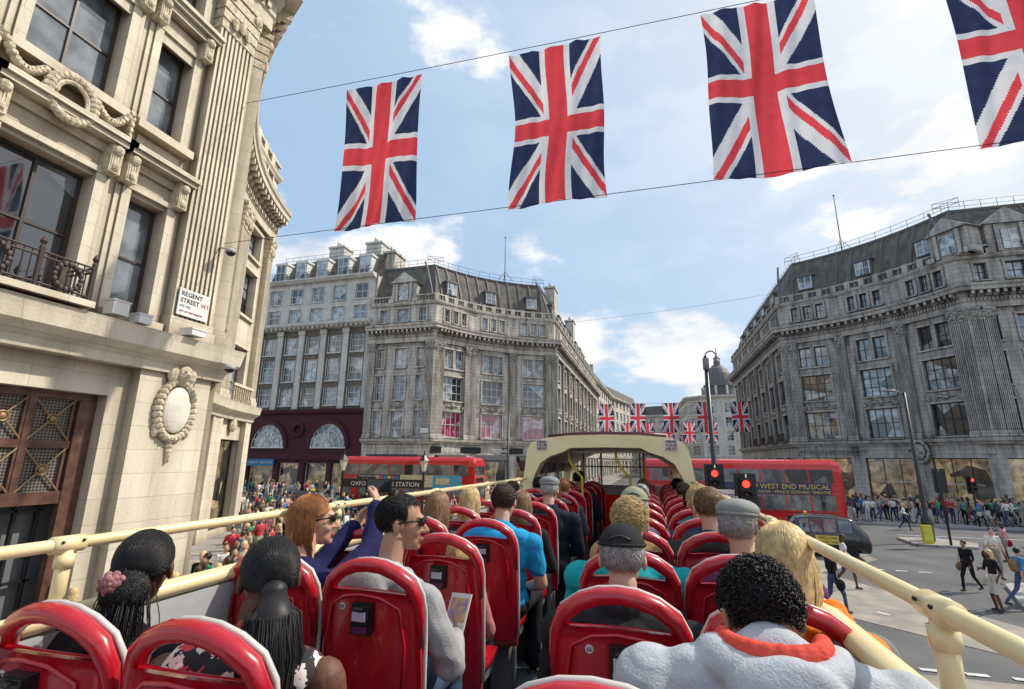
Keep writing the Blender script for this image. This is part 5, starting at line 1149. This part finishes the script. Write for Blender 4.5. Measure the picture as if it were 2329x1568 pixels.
for (x,y,yw,i,t,b,h,l) in ((9.6,19.0,100,9,0,5,3,'woman in dark coat and pale trousers walking with a bag'),(10.6,19.6,-80,4,5,1,0,'man in blue shirt and jeans walking with a rucksack'),(11.6,20.4,90,3,9,5,1,'woman in pink top walking on the pavement'),(10.2,21.5,120,2,0,0,0,'man in dark clothes crossing the road'),(12.4,21.6,-70,5,2,2,2,'woman in white top walking with a rucksack'),(13.4,22.6,60,0,1,1,1,None),(12.0,23.4,180,8,11,3,0,None),(14.4,24.6,30,3,4,0,3,None),(11.4,18.2,150,6,7,1,1,None),(12.6,19.4,-40,8,3,0,2,None),
    (4.9,17.4,-70,2,0,1,0,'man in black top and jeans striding over the crossing'),(6.3,20.8,-100,3,2,1,1,'woman in white top crossing the road'),(5.2,22.9,90,8,5,0,0,None),(-11.3,7.5,-60,1,8,5,1,'woman in a green top standing by the doorway'),(-10.9,8.9,-30,2,1,0,0,'man in navy clothes beside the doorway')):
    putped(x,y,.12 if (x>10.6 or x<-7.5) else .02,yw,i,t,b,h,l)
strip=lambda x,y: tl_(x,y) or not(.76<-x/y<1.08)
scatter(62,-24,-9,11,29.3,.12,strip,.42); scatter(28,-11.3,-9.0,9,13.5,.12,None,.42); scatter(12,-10.5,-7.9,7,11,.12,None,.5); scatter(30,-20,-7.9,14,28.5,.12,tl_,.5); scatter(52,-33,-9.5,29.9,34.8,.01,lambda x,y:(x<-22.2 and y>31.6),.42)
scatter(46,12.5,31,42.0,45.0,.12,None,.42); scatter(8,16,26,41.9,42.8,.12,None,.35); scatter(10,14,26,24.5,41,.01,lambda x,y: (y<31 and x>20) or (35<y<39),1.2)
PL=[ped(i,f,.034) for i in (0,2,3,5) for f in (0,1)]; PLD=[]
for me in PL:
    V=np.empty(len(me.vertices)*3); me.vertices.foreach_get('co',V); PLD.append((V.reshape(-1,3),[tuple(p.vertices) for p in me.polygons],[p.material_index for p in me.polygons]))
pal=skins+tops+bots+hairs+[SHOE]; FC=MB()
def farped(x,y,z,yaw=None):
    V,F,Mi=PLD[PR.randrange(len(PLD))]; o=len(FC.v); a=PR.uniform(0,6.28); c,s=math.cos(a),math.sin(a); k=PR.uniform(.92,1.05)
    R_=np.array([[c,-s,0],[s,c,0],[0,0,1]]); FC.v+=(V@R_.T*k+np.array([x,y,z])).tolist(); FC.f+=[tuple(i+o for i in f) for f in F]
    mp=[PR.randrange(4),4+PR.randrange(12),16+PR.randrange(6),22+PR.randrange(6),28,28]; FC.m+=[mp[i] for i in Mi]; placed.append((x,y))
scatter(120,-48,-9,42.0,47.5,.12,None,.40,None,farped); scatter(60,12.5,33,42.4,48.5,.12,None,.36,None,farped); scatter(30,33,48,42.3,47,.12,None,.45,None,farped); scatter(16,12,15,49,80,.12,None,.6,None,farped); scatter(16,-11,-8,46,80,.12,None,.6,None,farped); scatter(60,-46,-22.3,30.2,31.8,.12,lambda x,y:x>-24 and y<30.2,.36,None,farped); scatter(25,-34,-25,25.8,30,.12,None,.5,None,farped)
fo=FC.obj('far_crowd',pal,None,None,True,kind='stuff'); tag(fo,'dense crowd of shoppers on the far pavements','crowd')
# ---------------------------------------------------------------- world, sun, camera
SEL,SAZ=46,62
w=bpy.data.worlds.new("World"); SC.world=w; w.use_nodes=True; n=w.node_tree; L=n.links; bg=n.nodes['Background']
sky=n.nodes.new('ShaderNodeTexSky'); sky.sky_type='NISHITA'; sky.sun_disc=False; sky.sun_elevation=rad(SEL); sky.sun_rotation=rad(SAZ); sky.dust_density=2.0; sky.air_density=1.1
tc=n.nodes.new('ShaderNodeTexCoord'); mp=n.nodes.new('ShaderNodeMapping'); mp.inputs['Scale'].default_value=(1,1,2.1); L.new(tc.outputs['Generated'],mp.inputs[0])
no=n.nodes.new('ShaderNodeTexNoise'); no.inputs['Scale'].default_value=2.9; no.inputs['Detail'].default_value=10; no.inputs['Roughness'].default_value=.55; L.new(mp.outputs[0],no.inputs['Vector'])
sx=n.nodes.new('ShaderNodeSeparateXYZ'); L.new(tc.outputs['Generated'],sx.inputs[0])
def mth(op,a,b,c=None,clamp=False):
    m=n.nodes.new('ShaderNodeMath'); m.operation=op; m.use_clamp=clamp
    for i,v in enumerate((a,b,c)):
        if v is None: continue
        if isinstance(v,(int,float)): m.inputs[i].default_value=v
        else: L.new(v,m.inputs[i])
    return m.outputs[0]
low=mth('SUBTRACT',1,mth('MULTIPLY',sx.outputs['Z'],1.9,clamp=True),clamp=True)
f=mth('ADD',no.outputs['Fac'],mth('MULTIPLY',low,.19))
rp=n.nodes.new('ShaderNodeMapRange'); rp.interpolation_type='SMOOTHSTEP'; rp.inputs['From Min'].default_value=.575; rp.inputs['From Max'].default_value=.665; L.new(f,rp.inputs['Value'])
dt=n.nodes.new('ShaderNodeVectorMath'); dt.operation='DOT_PRODUCT'; L.new(tc.outputs['Generated'],dt.inputs[0]); S=Vector((math.sin(rad(SAZ))*math.cos(rad(SEL)),math.cos(rad(SAZ))*math.cos(rad(SEL)),math.sin(rad(SEL)))); dt.inputs[1].default_value=S
hz=mth('POWER',mth('MAXIMUM',dt.outputs['Value'],0),2.8)
fac=mth('ADD',mth('MULTIPLY',rp.outputs[0],.92),mth('MULTIPLY',hz,1.0),clamp=True)
n2=n.nodes.new('ShaderNodeTexNoise'); n2.inputs['Scale'].default_value=6; n2.inputs['Detail'].default_value=7; L.new(mp.outputs[0],n2.inputs['Vector'])
cr=n.nodes.new('ShaderNodeMixRGB'); cr.inputs['Color1'].default_value=(5.0,5.3,5.8,1); cr.inputs['Color2'].default_value=(7.1,7.1,7.1,1)
mr=n.nodes.new('ShaderNodeMapRange'); mr.inputs['From Min'].default_value=.38; mr.inputs['From Max'].default_value=.56; L.new(n2.outputs['Fac'],mr.inputs['Value']); L.new(mth('MAXIMUM',mr.outputs[0],hz),cr.inputs['Fac'])
b0=n.nodes.new('ShaderNodeMixRGB'); b0.inputs['Fac'].default_value=.75; L.new(sky.outputs[0],b0.inputs['Color1']); b0.inputs['Color2'].default_value=(3.2,4.6,6.3,1)
mx=n.nodes.new('ShaderNodeMixRGB'); L.new(fac,mx.inputs['Fac']); L.new(b0.outputs[0],mx.inputs['Color1']); L.new(cr.outputs[0],mx.inputs['Color2']); L.new(mx.outputs[0],bg.inputs['Color']); bg.inputs['Strength'].default_value=.15
sl=bpy.data.lights.new('sun','SUN'); sl.energy=4.3; sl.angle=rad(1.2); sl.color=(1,.92,.80); so=bpy.data.objects.new('sun',sl); COL.objects.link(so); so.rotation_euler=(-S).to_track_quat('-Z','Y').to_euler()
cd=bpy.data.cameras.new('camera'); cd.lens=17.16; cd.sensor_width=36; cd.clip_start=.05; cd.clip_end=3000; co=bpy.data.objects.new('camera',cd); COL.objects.link(co)
co.matrix_basis=T(0,0,4.25)@RZ(15.7)@RX(90+13.23)@RZ(.5); SC.camera=co
SC.view_settings.view_transform='Standard'; SC.view_settings.look='None'; SC.view_settings.exposure=0
bpy.data.scenes.remove(TS)
